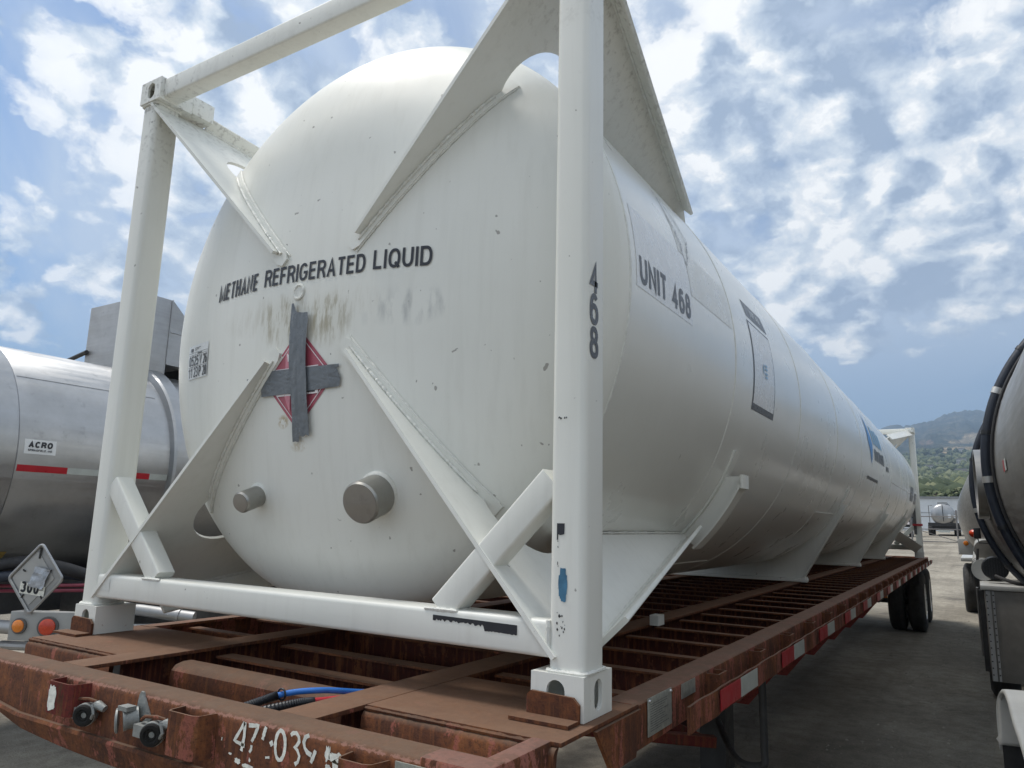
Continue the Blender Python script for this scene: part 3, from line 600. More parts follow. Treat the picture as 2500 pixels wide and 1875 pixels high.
# lettering beside the emblem is illegible in the photo: only its blocks of colour are kept
b = MB()
for k in range(4): shgrid(b, 7.62 + k * .25, 7.62 + k * .25 + .19, 1.50, 1.71 - .02 * (k % 2), .004, 2, 5)
b.build('upper_print', 'decal_paleblue', tank)
b = MB()
for k in range(5): shgrid(b, 7.62 + k * .21, 7.62 + k * .21 + .16, 1.31, 1.44 - .01 * (k % 2), .004, 2, 4)
b.build('lower_print', 'decal_grey', tank)
b = MB()
for k in range(11): shgrid(b, 7.0 + k * .095, 7.0 + k * .095 + .07, 1.060 + .003 * (k % 3), 1.095 + .002 * (k % 2), .004, 2, 2)
b.build('small_print', 'decal_grey', tank)
for a_ in ((8.9, 9.2, 1.27, 1.33), (13.2, 13.9, 1.05, 1.30), (14.2, 14.7, 1.02, 1.22)): b = MB(); shgrid(b, *a_, .004, 2, 3); b.build('grey_decal', 'decal_grey', tank)
# torn decal remains near the upper gusset
b = MB(); random.seed(3)
def jag(pts, wd):
    out_ = []
    for (a, c) in zip(pts[:-1], pts[1:]):
        for k in range(10):
            t = k / 10; y = a[0] + (c[0] - a[0]) * t; z = a[1] + (c[1] - a[1]) * t; out_.append((y + random.uniform(-.008, .008), z + random.uniform(-.006, .006)))
    out_.append(pts[-1])
    for p, q in zip(out_[:-1], out_[1:]):
        w_ = wd * random.uniform(.3, 1.4); b.add([onshell(p[0] - w_, p[1], .0035), onshell(q[0] - w_, q[1], .0035), onshell(q[0] + w_, q[1], .0035), onshell(p[0] + w_, p[1], .0035)], [(0, 1, 2, 3)])
jag([(.985, 1.92), (.975, 1.86), (1.03, 1.74), (1.03, 1.66), (1.055, 1.585)], .0035); jag([(1.02, 1.93), (1.16, 1.80), (1.19, 1.745), (1.13, 1.68), (1.06, 1.585)], .004); jag([(.99, 1.85), (1.06, 1.72), (1.05, 1.65)], .0025)
b.build('torn_decal_edge', 'decal_grey', tank)
b = MB(); b.grid([[onshell(.99 + (1.17 - .99) * i / 5 + .03 * j / 8, 1.63 + .28 * j / 8, .0008) for i in range(6)] for j in range(9)]); b.build('torn_decal', 'decal_faint', tank)
# post number 468
px_ = 1.1575 + .056 + .0015
for i, (ch, zt) in enumerate((('4', 1.175), ('6', 1.078), ('8', .978))):
    text(ch, (lambda zt: (lambda u, v: Vector((px_, .034 + u, zt + v))))(zt), .056, .096, 'lettering', 'decal_grey', tank, .175)
# chips, blue smear and black tape remains on the frame
def chips(b, pts_fn, n, sz):
    for _ in range(n):
        u, v = pts_fn(); k = random.randint(5, 8); s_ = sz * random.uniform(.4, 1.3)
        b.sheet([Vector((u + s_ * random.uniform(.5, 1.1) * math.cos(2 * PI * i / k), YF, v + 1.5 * s_ * random.uniform(.5, 1.1) * math.sin(2 * PI * i / k))) for i in range(k)])
YF = .0125
b = MB(); b.sheet([Vector((x, YF, z)) for x, z in ((1.127, .507), (1.151, .507), (1.150, .478), (1.138, .475), (1.131, .477), (1.131, .462), (1.127, .462))])
random.seed(5); chips(b, lambda: (1.130 + random.uniform(-.001, .002), random.uniform(.39, .46)), 9, .0015)
chips(b, lambda: (random.uniform(1.128, 1.155), random.uniform(.205, .27)), 14, .0028); chips(b, lambda: (random.uniform(1.128, 1.155), random.uniform(.800, .806)), 8, .0022)
b.build('black_paint_mark', 'decal_black', tank, None, False)
b = MB(); pts = []
for k in range(36):
    a = 2 * PI * k / 36; j = random.uniform(.82, 1.08) if abs(math.sin(a)) > .6 else random.uniform(.94, 1.04); pts.append(Vector((1.147 + .0135 * (1 if abs(math.cos(a)) > 0 else 1) * math.copysign(abs(math.cos(a)) ** .6, math.cos(a)) * j, YF, .343 + .047 * math.sin(a) * j)))
b.sheet(pts); b.build('blue_paint_smear', 'blue_smear', tank, None, False)
b = MB(); top_, bot_ = [], []
yb = .0155
for k in range(61):
    x = .706 + (1.003 - .706) * k / 60; top_.append(Vector((x, yb, .2275 - .0045 * k / 60)))
    d_ = .010 + random.uniform(0, .007) if k < 38 else .028 - random.uniform(0, .004)
    bot_.append(Vector((x, yb, .2275 - .0045 * k / 60 - d_)))
for k in range(60): b.add([top_[k], top_[k + 1], bot_[k + 1], bot_[k]], [(0, 1, 2, 3)])
b.build('black_tape_remains', 'decal_black', tank, None, False)
b = MB(); b.sheet([Vector((x, yb, z)) for x, z in ((-1.075, .225), (-1.01, .227), (-1.01, .18), (-1.073, .178))]); b.build('faded_sticker_mark', 'decal_faint', tank, None, False)
# valve set in the rear frame
vg = MB(); vg.tube([(.72, L - .05, 1.75), (.95, L - .05, 1.78)], .05, 12); vg.box((.66, L - .12, 1.68), (.86, L, 1.74)); v0 = vg.build('valve_set', 'dull_aluminium', tank)
MB().tube([(.86, L - .05, 1.8), (.86, L - .05, 1.98), (.80, L - .05, 2.06), (.80, L - .05, 2.2)], [.06, .09, .05, .06], 10).build('relief_valve', 'black_rubber', v0)
MB().box((1.08, L - .17, .45), (1.13, L - .16, 1.0)).build('inspection_tag', 'rubber_grey', tank); MB().box((1.06, L - .20, .62), (1.24, L - .17, .66)).build('red_handle', 'reflector_red', tank)
# ------------------------------------------------------------------ flatbed trailer
GZ = -1.25; XT = .03; TY = 15.9
tr = thing('flatbed_trailer', (XT, 7.7, GZ), 'rusty red flatbed trailer with an open deck of cross members under the white tank', 'flatbed trailer')
# front beam
b = MB(); x0, x1 = -1.185, 1.215
def low(x): t = min(1, max(0, (x - x0) / .55)); u_ = min(1, max(0, (x1 - x) / .55)); return -.07 - .09 * (min(t, u_) ** .6)
rows = []
for k in range(49):
    x = x0 + (x1 - x0) * k / 48; zl = low(x); rows.append([Vector((x, y, z)) for y, z in ((-.372, -.012), (-.372, -.001), (-.385, 0), (-.425, -.001), (-.442, -.005), (-.452, -.013), (-.456, -.026), (-.457, zl), (-.452, zl - .006), (-.36, zl - .006), (-.36, -.03))])
b.loft(rows); fb = b.build('front_beam', 'rusty_nose', tr)
b = MB(); rows = []
for k in range(41):
    x = -.98 + 1.98 * k / 40; t = abs(x) / .98; zl = low(x) - .004; dz = .055 * (1 - t ** 2.2); rows.append([Vector((x, -.470, zl + .012)), Vector((x, -.474, zl + .002)), Vector((x, -.45, zl - dz - .008)), Vector((x, -.20, zl - dz - .03)), Vector((x, -.20, zl + .005))])
b.loft(rows); b.build('coupler_plate', 'rusty_steel', tr)
b = MB(); b.box((x1 - .17, -.4555, -.10), (x1 + .004, -.372, .0006)); b.box((x1 - .05, -.38, -.09), (x1 + .006, -.17, -.0005)); b.build('repainted_corner', 'pink_paint', tr, 'corner of the front beam in fresher salmon paint', True, 35, .008)
# side rails
for sx, X0 in ((1, XT + 1.20), (-1, XT - 1.20)):
    b = MB(); prf = [(-.075, 0), (.0, 0), (.008, -.002), (.015, -.008), (.018, -.020), (.018, -.125), (.010, -.132), (-.05, -.132), (-.05, -.122), (.006, -.122), (.006, -.016), (-.075, -.012)]
    b.loft([[Vector((X0 + sx * a, y, c)) for a, c in prf] for y in ([.28 + (TY - .28) * k / 40 for k in range(41)])]); b.build('side_rail', 'rusty_rail', tr)
    # rub rail, bowed out between pockets
    b = MB(); rows = []
    ys = [.55 + .0303 * k for k in range(int((TY - .6) / .0303))]
    for y in ys:
        ph = ((y - .984) / .604) % 1.0; d_ = min(ph, 1 - ph) * .604; o = .071 + .005 * min(1, max(0, (d_ - .06) / .08)) - .005 * math.exp(-((d_ - .302) / .07) ** 2)
        rows.append([Vector((X0 + sx * (o + a), y, c)) for a, c in ((0, -.048), (.009, -.048), (.009, -.130), (0, -.130))])
    b.loft(rows); rb = b.build('rub_rail', 'rusty_rail', tr)
    pk = MB()
    for p, q in (((.018, -.045), (.022, -.045)), ((.066, -.045), (.070, -.045))): pass
    xi, xo_ = X0 + sx * .018, X0 + sx * .069; yA, yB = .984 - .05, .984 + .05; tpk = .008
    pk.box((min(xi, xo_), yA, -.12), (max(xi, xo_), yA + tpk, -.012)); pk.box((min(xi, xo_), yB - tpk, -.12), (max(xi, xo_), yB, -.012)); pk.box((min(xo_, xo_ - sx * tpk), yA + tpk, -.12), (max(xo_, xo_ - sx * tpk), yB - tpk, -.012))
    p0 = pk.build('stake_pocket', 'rusty_plate', tr)
    for k in range(1, 24): dup(p0, Vector((0, .604 * k, 0)))
    if sx == 1:
        def rub(y): return X0 + .0835
        rr0 = MB().box((X0 + .0895, .865, -.118), (X0 + .0915, 1.125, -.050)).build('reflector_strip', 'reflector_red', tr, 'red reflector strip')
        rw0 = MB().box((X0 + .0895, 1.13, -.118), (X0 + .0915, 1.38, -.050)).build('reflector_strip', 'reflector_white', tr, 'white reflector strip')
        for k in range(1, 16):
            dup(rr0, Vector((0, .975 * k, 0))); dup(rw0, Vector((0, .975 * k, 0)))
        # data plates
        MB().box((X0 + .0205, .36, -.105), (X0 + .024, .56, .002)).build('data_plate', 'data_plate_metal', tr, 'weathered metal data plate on the side rail', True, 35, .001)
        b = MB()
        for j in range(12): b.box((X0 + .0243, .375, -.092 + j * .0068), (X0 + .0247, .375 + .165 * random.uniform(.5, 1), -.0905 + j * .0068))
        b.build('plate_print', 'decal_grey', tr)
        MB().box((X0 + .0205, .66, -.052), (X0 + .023, .80, -.006)).build('data_plate', 'data_plate_metal', tr, 'small blank plate behind the first stake pocket')
        b = MB()
        for y in (.37, .55): b.lathe([(0, .005), (.004, .004), (.006, .001)], (X0 + .024, y, -.006), (1, 0, 0), 10)
        b.build('rivet', 'wheel_aluminium', tr)
# main beams, flange plates
for sx in (1, -1):
    xa = XT + sx * .54
    MB().box((xa - .066, -.371, -.014), (xa + .066, TY - .1, -.0006)).build('main_beam_flange', 'rusty_plate', tr, None, True, 35, .003)
    b = MB(); rows = []
    for y, zb in ((-.2, -.16), (1.2, -.20), (2.4, -.62), (TY - .1, -.62)): rows.append([Vector((xa - .006, y, -.0145)), Vector((xa + .006, y, -.0145)), Vector((xa + .006, y, zb)), Vector((xa + .07, y, zb)), Vector((xa + .07, y, zb - .014)), Vector((xa - .07, y, zb - .014)), Vector((xa - .07, y, zb)), Vector((xa - .006, y, zb))])
    b.loft(rows); b.build('main_beam', 'shade_tinted_red', tr)
    MB().box((xa - .072, 2.4, -.652), (xa + .072, TY - .2, -.635)).build('lower_flange', 'light_tinted_red', tr)  # brighter red than the web: light painted in where little reaches
    # corner deck plate and locating tab
    xo_ = XT + sx * 1.218; xi = xa + sx * .0665
    MB().box((min(xi, xo_), -.178, -.0125), (max(xi, xo_), .30, -.0015)).build('deck_plate', 'rusty_plate', tr, None, True, 35, .002)
    b = MB(); rows = []
    xl, xr = min(xi, xo_), max(xi, xo_)
    for y, z in (): pass
    b.loft([[Vector((x, y, z)) for y, z in ((-.182, -.014), (-.190, -.018), (-.198, -.03), (-.200, -.16), (-.192, -.16), (-.18, -.03), (-.17, -.014))] for x in (xl, xr - .01)]); b.build('bent_web', 'rusty_steel', tr)
    MB().tube([(xl + (xr - xl - .03) * k / 50, -.183, -.010) for k in range(51)], .006, 6, True, .3).build('weld_bead', 'rusty_steel', tr)
    tx = 1.10 * sx; b = MB(); hw = .078
    b.prism([(-hw, 0), (hw, 0), (hw, .045), (hw - .018, .062), (-hw + .012, .066), (-hw, .055)], (1.134 * sx, -.0045, 0.0), (1, 0, 0), (0, 0, 1), .010)
    b.box((1.134 * sx - hw - .02, -.075, 0.0002), (1.134 * sx + hw, -.016, .009)); b.build('locating_tab', 'rusty_plate', tr)
    # gusset below the plate edge
    b = MB(); b.prism([(0, 0), (.30, 0), (.26, -.12), (.10, -.12)], (xo_ - sx * .004, .0, -.014), (0, 1, 0), (0, 0, 1), .012); b.build('side_gusset', 'rusty_steel', tr)
# middle cross pieces at the nose
def crossm(y, w_, zt, x0_, x1_, nm='cross_member', mt='rusty_plate', h=.10):
    b = MB(); b.box((x0_, y - w_ / 2, zt - .008), (x1_, y + w_ / 2, zt)); b.box((x0_, y + w_ / 2 - .012, zt - h), (x1_, y + w_ / 2 - .006, zt - .008)); b.box((x0_, y - w_ / 2, zt - h - .006), (x1_, y + w_ / 2, zt - h))
    return b
b = MB(); xm0, xm1 = XT - .472, XT + .472
b.loft([[Vector((x, y, z)) for y, z in ((-.04, -.17), (-.055, -.17), (-.065, -.09), (-.062, -.055), (-.045, -.038), (-.015, -.030), (.02, -.030), (.02, -.040), (-.01, -.042), (-.035, -.055), (-.045, -.09))] for x in (xm0 + .02, xm1)]); b.build('kingpin_housing', 'rusty_steel', tr)
for y in (.18, .50): cm_ = crossm(y, .075, -.035, xm0, xm1); cm_.m = [0] * 6 + [1] * 12; cm_.build('cross_member', ['rusty_plate', 'shade_tinted_red'], tr)
for y in (.50,):
    for sx in (1, -1):
        a, c = (XT + .61, XT + 1.125) if sx > 0 else (XT - 1.125, XT - .61)
        crossm(y, .055, -.022, a, c).build('cross_member', 'rusty_plate', tr)
b = MB()
for a, c in ((XT - 1.125, XT - .607), (XT - .47, XT + .47), (XT + .607, XT + 1.125)):
    b.box((a, .868, -.030), (c, .918, -.022)); b.box((a, .906, -.125), (c, .912, -.030)); b.box((a, .868, -.131), (c, .918, -.125))
b.m = ([0] * 6 + [1] * 12) * 3
cm = b.build('cross_member', ['rusty_plate', 'shade_tinted_red'], tr)
for k in range(1, 39): dup(cm, Vector((0, .386 * k, 0)))
b = MB(); b.box((XT - 1.12, 1.0, -.20), (XT + 1.12, 1.01, -.14)); 
# longitudinal red webs seen through the deck (cross-member sides are one with the members)
MB().box((XT - 1.19, TY - .08, -.135), (XT + 1.19, TY, -.001)).build('rear_beam', 'rusty_rail', tr, None, True, 35, .004)
# nose fittings on the front face
YN = -.457
def pocket(xa, xb, zt, zb, nm='front_pocket', m_='rusty_steel'):
    b = MB(); d_ = .058; t = .005
    outer = [(xa, 0), (xa + .004, -d_ + .012), (xa + .014, -d_), (xb - .03, -d_), (xb - .012, -d_ + .010), (xb, 0)]
    inner = [(xb - t, 0), (xb - .014, -d_ + .014), (xb - .032, -d_ + t), (xa + .016, -d_ + t), (xa + .009, -d_ + .014), (xa + t, 0)]
    pts = outer + inner
    b.prism(pts, (0, YN, zb), (1, 0, 0), (0, 1, 0), zt - zb); return b.build(nm, m_, tr)
p1 = pocket(-.385, -.235, -.012, -.105, 'front_pocket', 'red_beam'); p2 = pocket(.225, .365, -.012, -.122, 'front_pocket', 'rusty_rail'); pocket(.85, .965, -.022, -.14, 'front_pocket', 'rusty_steel')
random.seed(11)
def flake(b, cx, cz, rx, rz, y, n=22, j=.25):
    b.sheet([Vector((cx + rx * math.copysign(abs(math.cos(a)) ** .6, math.cos(a)) * random.uniform(1 - j, 1 + j), y, cz + rz * math.copysign(abs(math.sin(a)) ** .6, math.sin(a)) * random.uniform(1 - j, 1 + j))) for a in [2 * PI * k / n for k in range(n)]])
b = MB(); flake(b, -.345, -.060, .022, .036, YN - .0595, 26, .12); b.build('peeling_white_patch', 'white_flake', p1)
b = MB()
for cx, cz, rx, rz in ((-.455, -.036, .0035, .009), (-.447, -.052, .006, .010), (-.443, -.066, .003, .006), (.43, -.100, .006, .003), (.505, -.102, .003, .004), (.392, -.07, .002, .004)): flake(b, cx, cz, rx, rz, YN - .0012, 12, .4)
for cx, cz, rx, rz in ((.775, -.040, .008, .016), (.800, -.046, .019, .013), (.803, -.070, .011, .018), (.778, -.072, .008, .008), (.50, -.118, .022, .005), (.46, -.112, .012, .006)): flake(b, cx, cz, rx, rz, YN - .0014, 22, .3)
b.build('peeling_white_paint', 'white_flake', tr)
def nmap(x0_, z0_): return lambda u, v: Vector((x0_ + u, YN - .0016, z0_ + v - .0))
def stroke(b, pts, w_, y=YN - .0018):
    pts = [Vector((x, 0, z)) for x, z in pts]; Lft, Rgt = [], []
    for i, p in enumerate(pts):
        t = (pts[min(i + 1, len(pts) - 1)] - pts[max(0, i - 1)]).normalized(); nn = Vector((-t.z, 0, t.x)); ww = w_ * random.uniform(.75, 1.15)
        Lft.append(p + nn * ww); Rgt.append(p - nn * ww)
    for i in range(len(pts) - 1): b.add([Vector((q.x, y, q.z)) for q in (Lft[i], Lft[i + 1], Rgt[i + 1], Rgt[i])], [(0, 1, 2, 3)])
def seg(pts, n=5):
    o = []
    for a, c in zip(pts[:-1], pts[1:]): o += [(a[0] + (c[0] - a[0]) * k / n, a[1] + (c[1] - a[1]) * k / n) for k in range(n)]
    return o + [pts[-1]]
b = MB(); W_ = .0050
stroke(b, seg([(.477, -.017), (.442, -.066), (.483, -.072)]), W_); stroke(b, seg([(.478, -.016), (.479, -.05), (.472, -.086)]), W_)
stroke(b, seg([(.493, -.021), (.529, -.017), (.517, -.044), (.508, -.058)]), W_); stroke(b, seg([(.509, -.066), (.509, -.076), (.503, -.084)], 3), W_ * .8)
stroke(b, seg([(.558, -.015), (.553, -.028), (.548, -.047)]), W_); stroke(b, seg([(.578, -.045), (.585, -.055)], 3), W_ * 1.4); stroke(b, seg([(.563, -.086), (.578, -.083)], 3), W_ * .6)
stroke(b, [(.613 + .0175 * math.cos(a), -.049 + .034 * math.sin(a)) for a in [2 * PI * k / 22 for k in range(23)]], W_)
stroke(b, [(.648, -.020), (.655, -.014), (.667, -.012), (.676, -.020), (.678, -.030), (.670, -.041), (.662, -.044), (.674, -.050), (.682, -.062), (.678, -.076), (.668, -.083)], W_)
stroke(b, [(.711, -.010), (.699, -.016), (.694, -.028), (.698, -.040), (.708, -.049), (.722, -.053)], W_); stroke(b, seg([(.735, -.040), (.729, -.055), (.722, -.070)], 3), W_)
b.build('fleet_number', 'white_flake', tr)
MB().box((.985, YN - .0065, -.06), (1.10, YN - .003, -.018)).build('data_plate', 'data_plate_metal', tr, 'bare metal plate on the nose')
def gladhand(cx, cz):
    g = MB(); g.lathe([(0, .020), (-.018, .030), (-.030, .033), (-.044, .033), (-.046, .030)], (cx, YN, cz), (-.55, 1, .1), 24); g.tube([(cx + .02, YN - .012, cz + .012), (cx + .062, YN - .022, cz + .028), (cx + .085, YN - .014, cz + .018)], [.016, .013, .010], 10); g.box((cx - .062, YN - .042, cz - .020), (cx - .020, YN - .006, cz + .012))
    g.tube([(cx + .045, YN - .03, cz - .012), (cx + .062, YN - .034, cz + .005), (cx + .05, YN - .034, cz + .03)], .005, 8)
    o = g.build('gladhand', 'cast_zinc', tr)
    s_ = MB(); s_.lathe([(-.040, .0315), (-.050, .0315), (-.054, .028), (-.055, .020), (-.050, .016), (-.052, .012), (-.046, .008), (-.038, .001)], (cx, YN, cz), (-.55, 1, .1), 28); s_.build('rubber_seal', 'black_hole', o)
    b_ = MB()
    for a_ in (0, 2.1, 4.2): b_.lathe([(0, .006), (-.008, .006), (-.010, .002)], (cx + .066 + .012 * math.cos(a_), YN - .012, cz + .022 + .012 * math.sin(a_)), (0, 1, 0), 6)
    b_.tube([(cx - .058, YN - .02, cz + .02), (cx - .03, YN - .03, cz + .034), (cx + .02, YN - .028, cz + .040), (cx + .05, YN - .02, cz + .035)], .005, 8); b_.build('latch', 'rusty_steel', o)
gladhand(-.215, -.088); gladhand(.125, -.088)
c_ = MB(); c_.prism([(-.012, .052), (-.004, .062), (.006, .060), (.010, .050), (.052, -.006), (.050, -.020), (.030, -.032), (-.020, -.030), (-.022, -.01)], (.032, YN, -.062), (1, 0, 0), (0, 0, 1), .006)
c_.lathe([(0, .030), (-.030, .028), (-.034, .030), (-.040, .030)], (.025, YN - .004, -.070), (.55, 1, .15), 20); c_.box((-.008, YN - .05, -.048), (.035, YN - .02, -.036)); cn = c_.build('light_connector', 'cast_zinc', tr)
k_ = MB(); k_.lathe([(-.045, .034), (-.050, .034), (-.052, .030), (-.0525, .001)], (.012, YN - .004, -.076), (.75, 1, .1), 24); k_.build('hinged_cover', 'cast_zinc', cn)
# air lines
def hose(path, r, nm, m_, parent, n=12, jit=0): return MB().tube(path, r, n, True, jit).build(nm, m_, parent)
def bez(p, n=24):
    p = [Vector(a) for a in p]; o = []
    pp = [p[0]] + p + [p[-1]]
    for i in range(1, len(pp) - 2):
        for k in range(n):
            t = k / n; a, b_, c, d_ = pp[i - 1], pp[i], pp[i + 1], pp[i + 2]
            o.append(.5 * ((2 * b_) + (c - a) * t + (2 * a - 5 * b_ + 4 * c - d_) * t * t + (3 * b_ - a - 3 * c + d_) * t ** 3))
    return o + [p[-1]]
hose(bez([(.20, -.40, -.10), (.275, -.345, -.045), (.33, -.215, -.012), (.40, -.12, -.006), (.455, .0, -.024), (.52, .2, -.05), (.56, .5, -.12)]), .0088, 'air_line', 'blue_hose', tr)
hose(bez([(.24, -.43, -.12), (.31, -.35, -.055), (.385, -.22, -.030), (.43, -.125, -.028), (.48, .02, -.036), (.54, .2, -.07)]), .0088, 'air_line', 'red_hose', tr)
hp_ = bez([(.20, -.40, -.10), (.275, -.345, -.045), (.31, -.26, -.022), (.325, -.222, -.013)], 30); hose(hp_, [.0130 if i % 2 else .0112 for i in range(len(hp_))], 'corrugated_sleeve', 'black_plastic', tr)
hp_ = bez([(.24, -.43, -.12), (.31, -.35, -.055), (.385, -.22, -.030), (.415, -.16, -.029)], 30); hose(hp_, [.0138 if i % 2 else .0118 for i in range(len(hp_))], 'corrugated_sleeve', 'black_plastic', tr)
hose([(.335 + .016 * math.cos(a), -.215, -.010 + .016 * math.sin(a)) for a in [2 * PI * k / 16 for k in range(17)]], .003, 'cable_tie', 'black_plastic', tr)
# landing gear
lg = MB()
for sx in (1, -1):
    lg.box((XT + sx * .80 - .07, 2.36, -1.16), (XT + sx * .80 + .07, 2.52, -.16)); lg.box((XT + sx * .80 - .055, 2.375, -1.235), (XT + sx * .80 + .055, 2.505, -1.16)); lg.box((XT + sx * .80 - .13, 2.31, GZ), (XT + sx * .80 + .13, 2.57, -1.235))
lg.tube([(XT - .73, 2.44, -.42), (XT + .73, 2.44, -.42)], .025, 10); lgo = lg.build('landing_gear', 'dark_metal', tr)
MB().tube(bez([(XT + .85, 2.3, -.50), (XT + 1.08, 1.80, -.53), (XT + 1.21, 1.74, -.52), (XT + 1.22, 1.74, -.44), (XT + 1.22, 1.74, -.16)], 8), .017, 10).build('crank_handle', 'dark_metal', lgo)
MB().rbar((XT + .62, 1.35, -.24), (XT + .82, 2.1, -.56), (1, 0, 0), .06, .05, .004, 1).build('brace', 'red_beam', lgo); MB().rbar((XT + .45, 1.5, -.44), (XT + .95, 1.9, -.50), (0, 0, 1), .05, .05, .004, 1).build('brace', 'red_beam', lgo)
# under-frame pieces below the side rail
b = MB()
MB().rbar((XT + 1.02, .9, -.185), (XT + 1.02, 4.9, -.185), (1, 0, 0), .05, .02, .003, 1).build('lower_rail', 'red_beam', tr)
st0 = MB().prism([(.62, -.62), (.75, -.62), (1.1, -.20), (1.15, -.135), (.62, -.135)], (XT, 3.32, 0), (1, 0, 0), (0, 0, 1), .012).build('rail_bracket', 'light_tinted_red', tr)
for k in range(1, 6): dup(st0, Vector((0, 1.158 * k, 0)))
MB().box((XT + .1, 8.6, -.62), (XT + .5, 9.1, -.30)).build('valve_box', 'dark_metal', tr, None, True, 35, .01)
MB().box((XT + 1.02, 9.06, -.34), (XT + 1.06, 9.14, -.26)).build('marker_lamp', 'amber_lens', tr)
MB().tube([(XT + .6, 6.6, -.45), (XT + .6, 8.2, -.45)], .14, 20).build('air_tank', 'dark_metal', tr)
# wheels
def tyreprof(r, w_): return [(-w_ / 2 + .02, r * .60), (-w_ / 2, r * .70), (-w_ / 2 + .004, r * .86), (-w_ / 2 + .03, r * .965), (-w_ / 2 + .06, r), (-.03, r), (-.03, r * .985), (-.02, r * .985), (-.02, r), (.02, r), (.02, r * .985), (.03, r * .985), (.03, r), (w_ / 2 - .06, r), (w_ / 2 - .03, r * .965), (w_ / 2 - .004, r * .86), (w_ / 2, r * .70), (w_ / 2 - .02, r * .60)]
def wheel(parent, x, y, r=.525, w_=.27, sx=1, z0=GZ, segs=56):
    c = (x, y, z0 + r)
    hub = MB(); hub.lathe([(-sx * .10, .05), (sx * .08, .07), (sx * .10, .03)] if True else [], c, (1, 0, 0), 20); h_ = hub.build('wheel', 'dark_metal', parent)
    t = MB(); t.lathe(tyreprof(r, w_), c, (1, 0, 0), segs, True); t.build('tyre', 'tyre_rubber', h_)
    q = MB(); q.lathe([(sx * (w_ / 2 - .015), r * .62), (sx * (w_ / 2 - .005), r * .575), (sx * (w_ / 2 - .06), r * .54), (sx * (w_ / 2 - .10), r * .42), (sx * (w_ / 2 - .09), r * .25), (sx * (w_ / 2 - .05), r * .20), (sx * (w_ / 2 - .04), r * .03)], c, (1, 0, 0), 32); q.build('rim', 'wheel_aluminium', h_)
    return h_
for y in (13.83, 15.45):
    for sx in (1, -1):
        wheel(tr, XT + sx * (1.24 - .135), y, sx=sx); wheel(tr, XT + sx * (1.24 - .135 - .32), y, sx=sx)
    MB().tube([(XT - 1.0, y, GZ + .525), (XT + 1.0, y, GZ + .525)], .07, 12).build('axle', 'dark_metal', tr)
b = MB()
for sx in (1, -1): b.box((XT + sx * .55 - .05, 12.6, -.70), (XT + sx * .55 + .05, TY - .2, -.60))
b.build('suspension', 'dark_metal', tr)
MB().box((XT + .95, 13.05, -.40), (XT + 1.2, 13.065, -.14)).build('mud_flap', 'black_rubber', tr)
# ------------------------------------------------------------------ ground
b = MB()
def gz(y, x=0):
    if y < 16: return GZ
    if y < 48: t = (y - 16) / 32; return GZ + 1.165 * (t * t * (3 - 2 * t) * .35 + t * .65)
    if y < 115: return -.085 + (y - 48) * .0112
    return .665 + (y - 115) * .03
ysg = [-60, -30, -12, -6, -3, 0, 4, 8, 12, 16, 20, 24, 28, 32, 36, 40, 44, 48, 60, 73, 90, 115, 140]
b.grid([[Vector((x, y, gz(y))) for x in (-900, -300, -100, -40, -12, 0, 12, 40, 100, 300, 900)] for y in ysg])
g = b.build('ground', 'ground_gravel', None, None, True, 80); g['kind'] = 'structure'
b = MB(); random.seed(77); oc = [(1, 0, 0), (0, 1, 0), (-1, 0, 0), (0, -1, 0), (0, 0, 1), (0, 0, -.4)]; of = [(0, 1, 4), (1, 2, 4), (2, 3, 4), (3, 0, 4), (1, 0, 5), (2, 1, 5), (3, 2, 5), (0, 3, 5)]
for k in range(9000):
    y = -2 + 26 * random.random() ** 1.5; x = random.uniform(.9, 4.2) + (random.uniform(-4.5, 0) if y < 2 else 0); r_ = random.choice((.004, .006, .006, .009, .013)) * random.uniform(.7, 1.3); a = random.random() * 6
    b.add([(x + r_ * (p[0] * math.cos(a) - p[1] * math.sin(a)) * random.uniform(.7, 1.4), y + r_ * (p[0] * math.sin(a) + p[1] * math.cos(a)), gz(y) + r_ * .2 + r_ * p[2] * .7) for p in oc], of)
pb = b.build('loose_gravel', 'pebble_mix', None, None, False); tag(pb, 'small loose stones scattered over the yard beside the flatbed', 'gravel', None, 'stuff')
# ------------------------------------------------------------------ hills terrain
random.seed(1)
EX, EY, EZ = 2.11, -1.83, .51
def fbm(x, y, o=6, f=1.0):
    a, s_ = 1.0, 0.0
    for _ in range(o): s_ += a * noise.noise(Vector((x * f, y * f, 3.3))); f *= 2.05; a *= .5
    return s_
def elev(r, az):
    """tangent of elevation seen from the yard of terrain at distance r, azimuth az degrees"""
    pts = [(120, .012), (260, .026), (700, .052), (1500, .076), (2300, .089), (2700, .0945), (3100, .100), (3800, .110), (4600, .119), (6200, .127), (7600, .10), (9000, .08)]
    for (a, ea), (c, ec) in zip(pts[:-1], pts[1:]):
        if r <= c: t = (r - a) / (c - a); e = ea + (ec - ea) * t; break
    else: e = .08
    amp = .0 if r < 600 else min(1, (r - 600) / 2500)
    e += amp * .0075 * fbm(az * .55 + 11, r / 900.0, 6)
    e += amp * .0022 * fbm(az * 2.6 + 4, r / 300.0, 5)
    if r > 4300: e += min(1, (r - 4300) / 1500) * (.0028 * (az + 3.2) if az > -6 else -.003) * min(1, max(0, (12 - az) / 9))
    return e
azs = [-75 + 3 * k for k in range(22)] + [-8 + .5 * k for k in range(8)] + [-4 + .06 * k for k in range(100)] + [2.2 + .5 * k for k in range(6)] + [6 + 3 * k for k in range(20)]
azs = sorted(set(round(a, 3) for a in azs)); rs = [118 * (1.033 ** k) for k in range(135)]
rows = []; meta = []
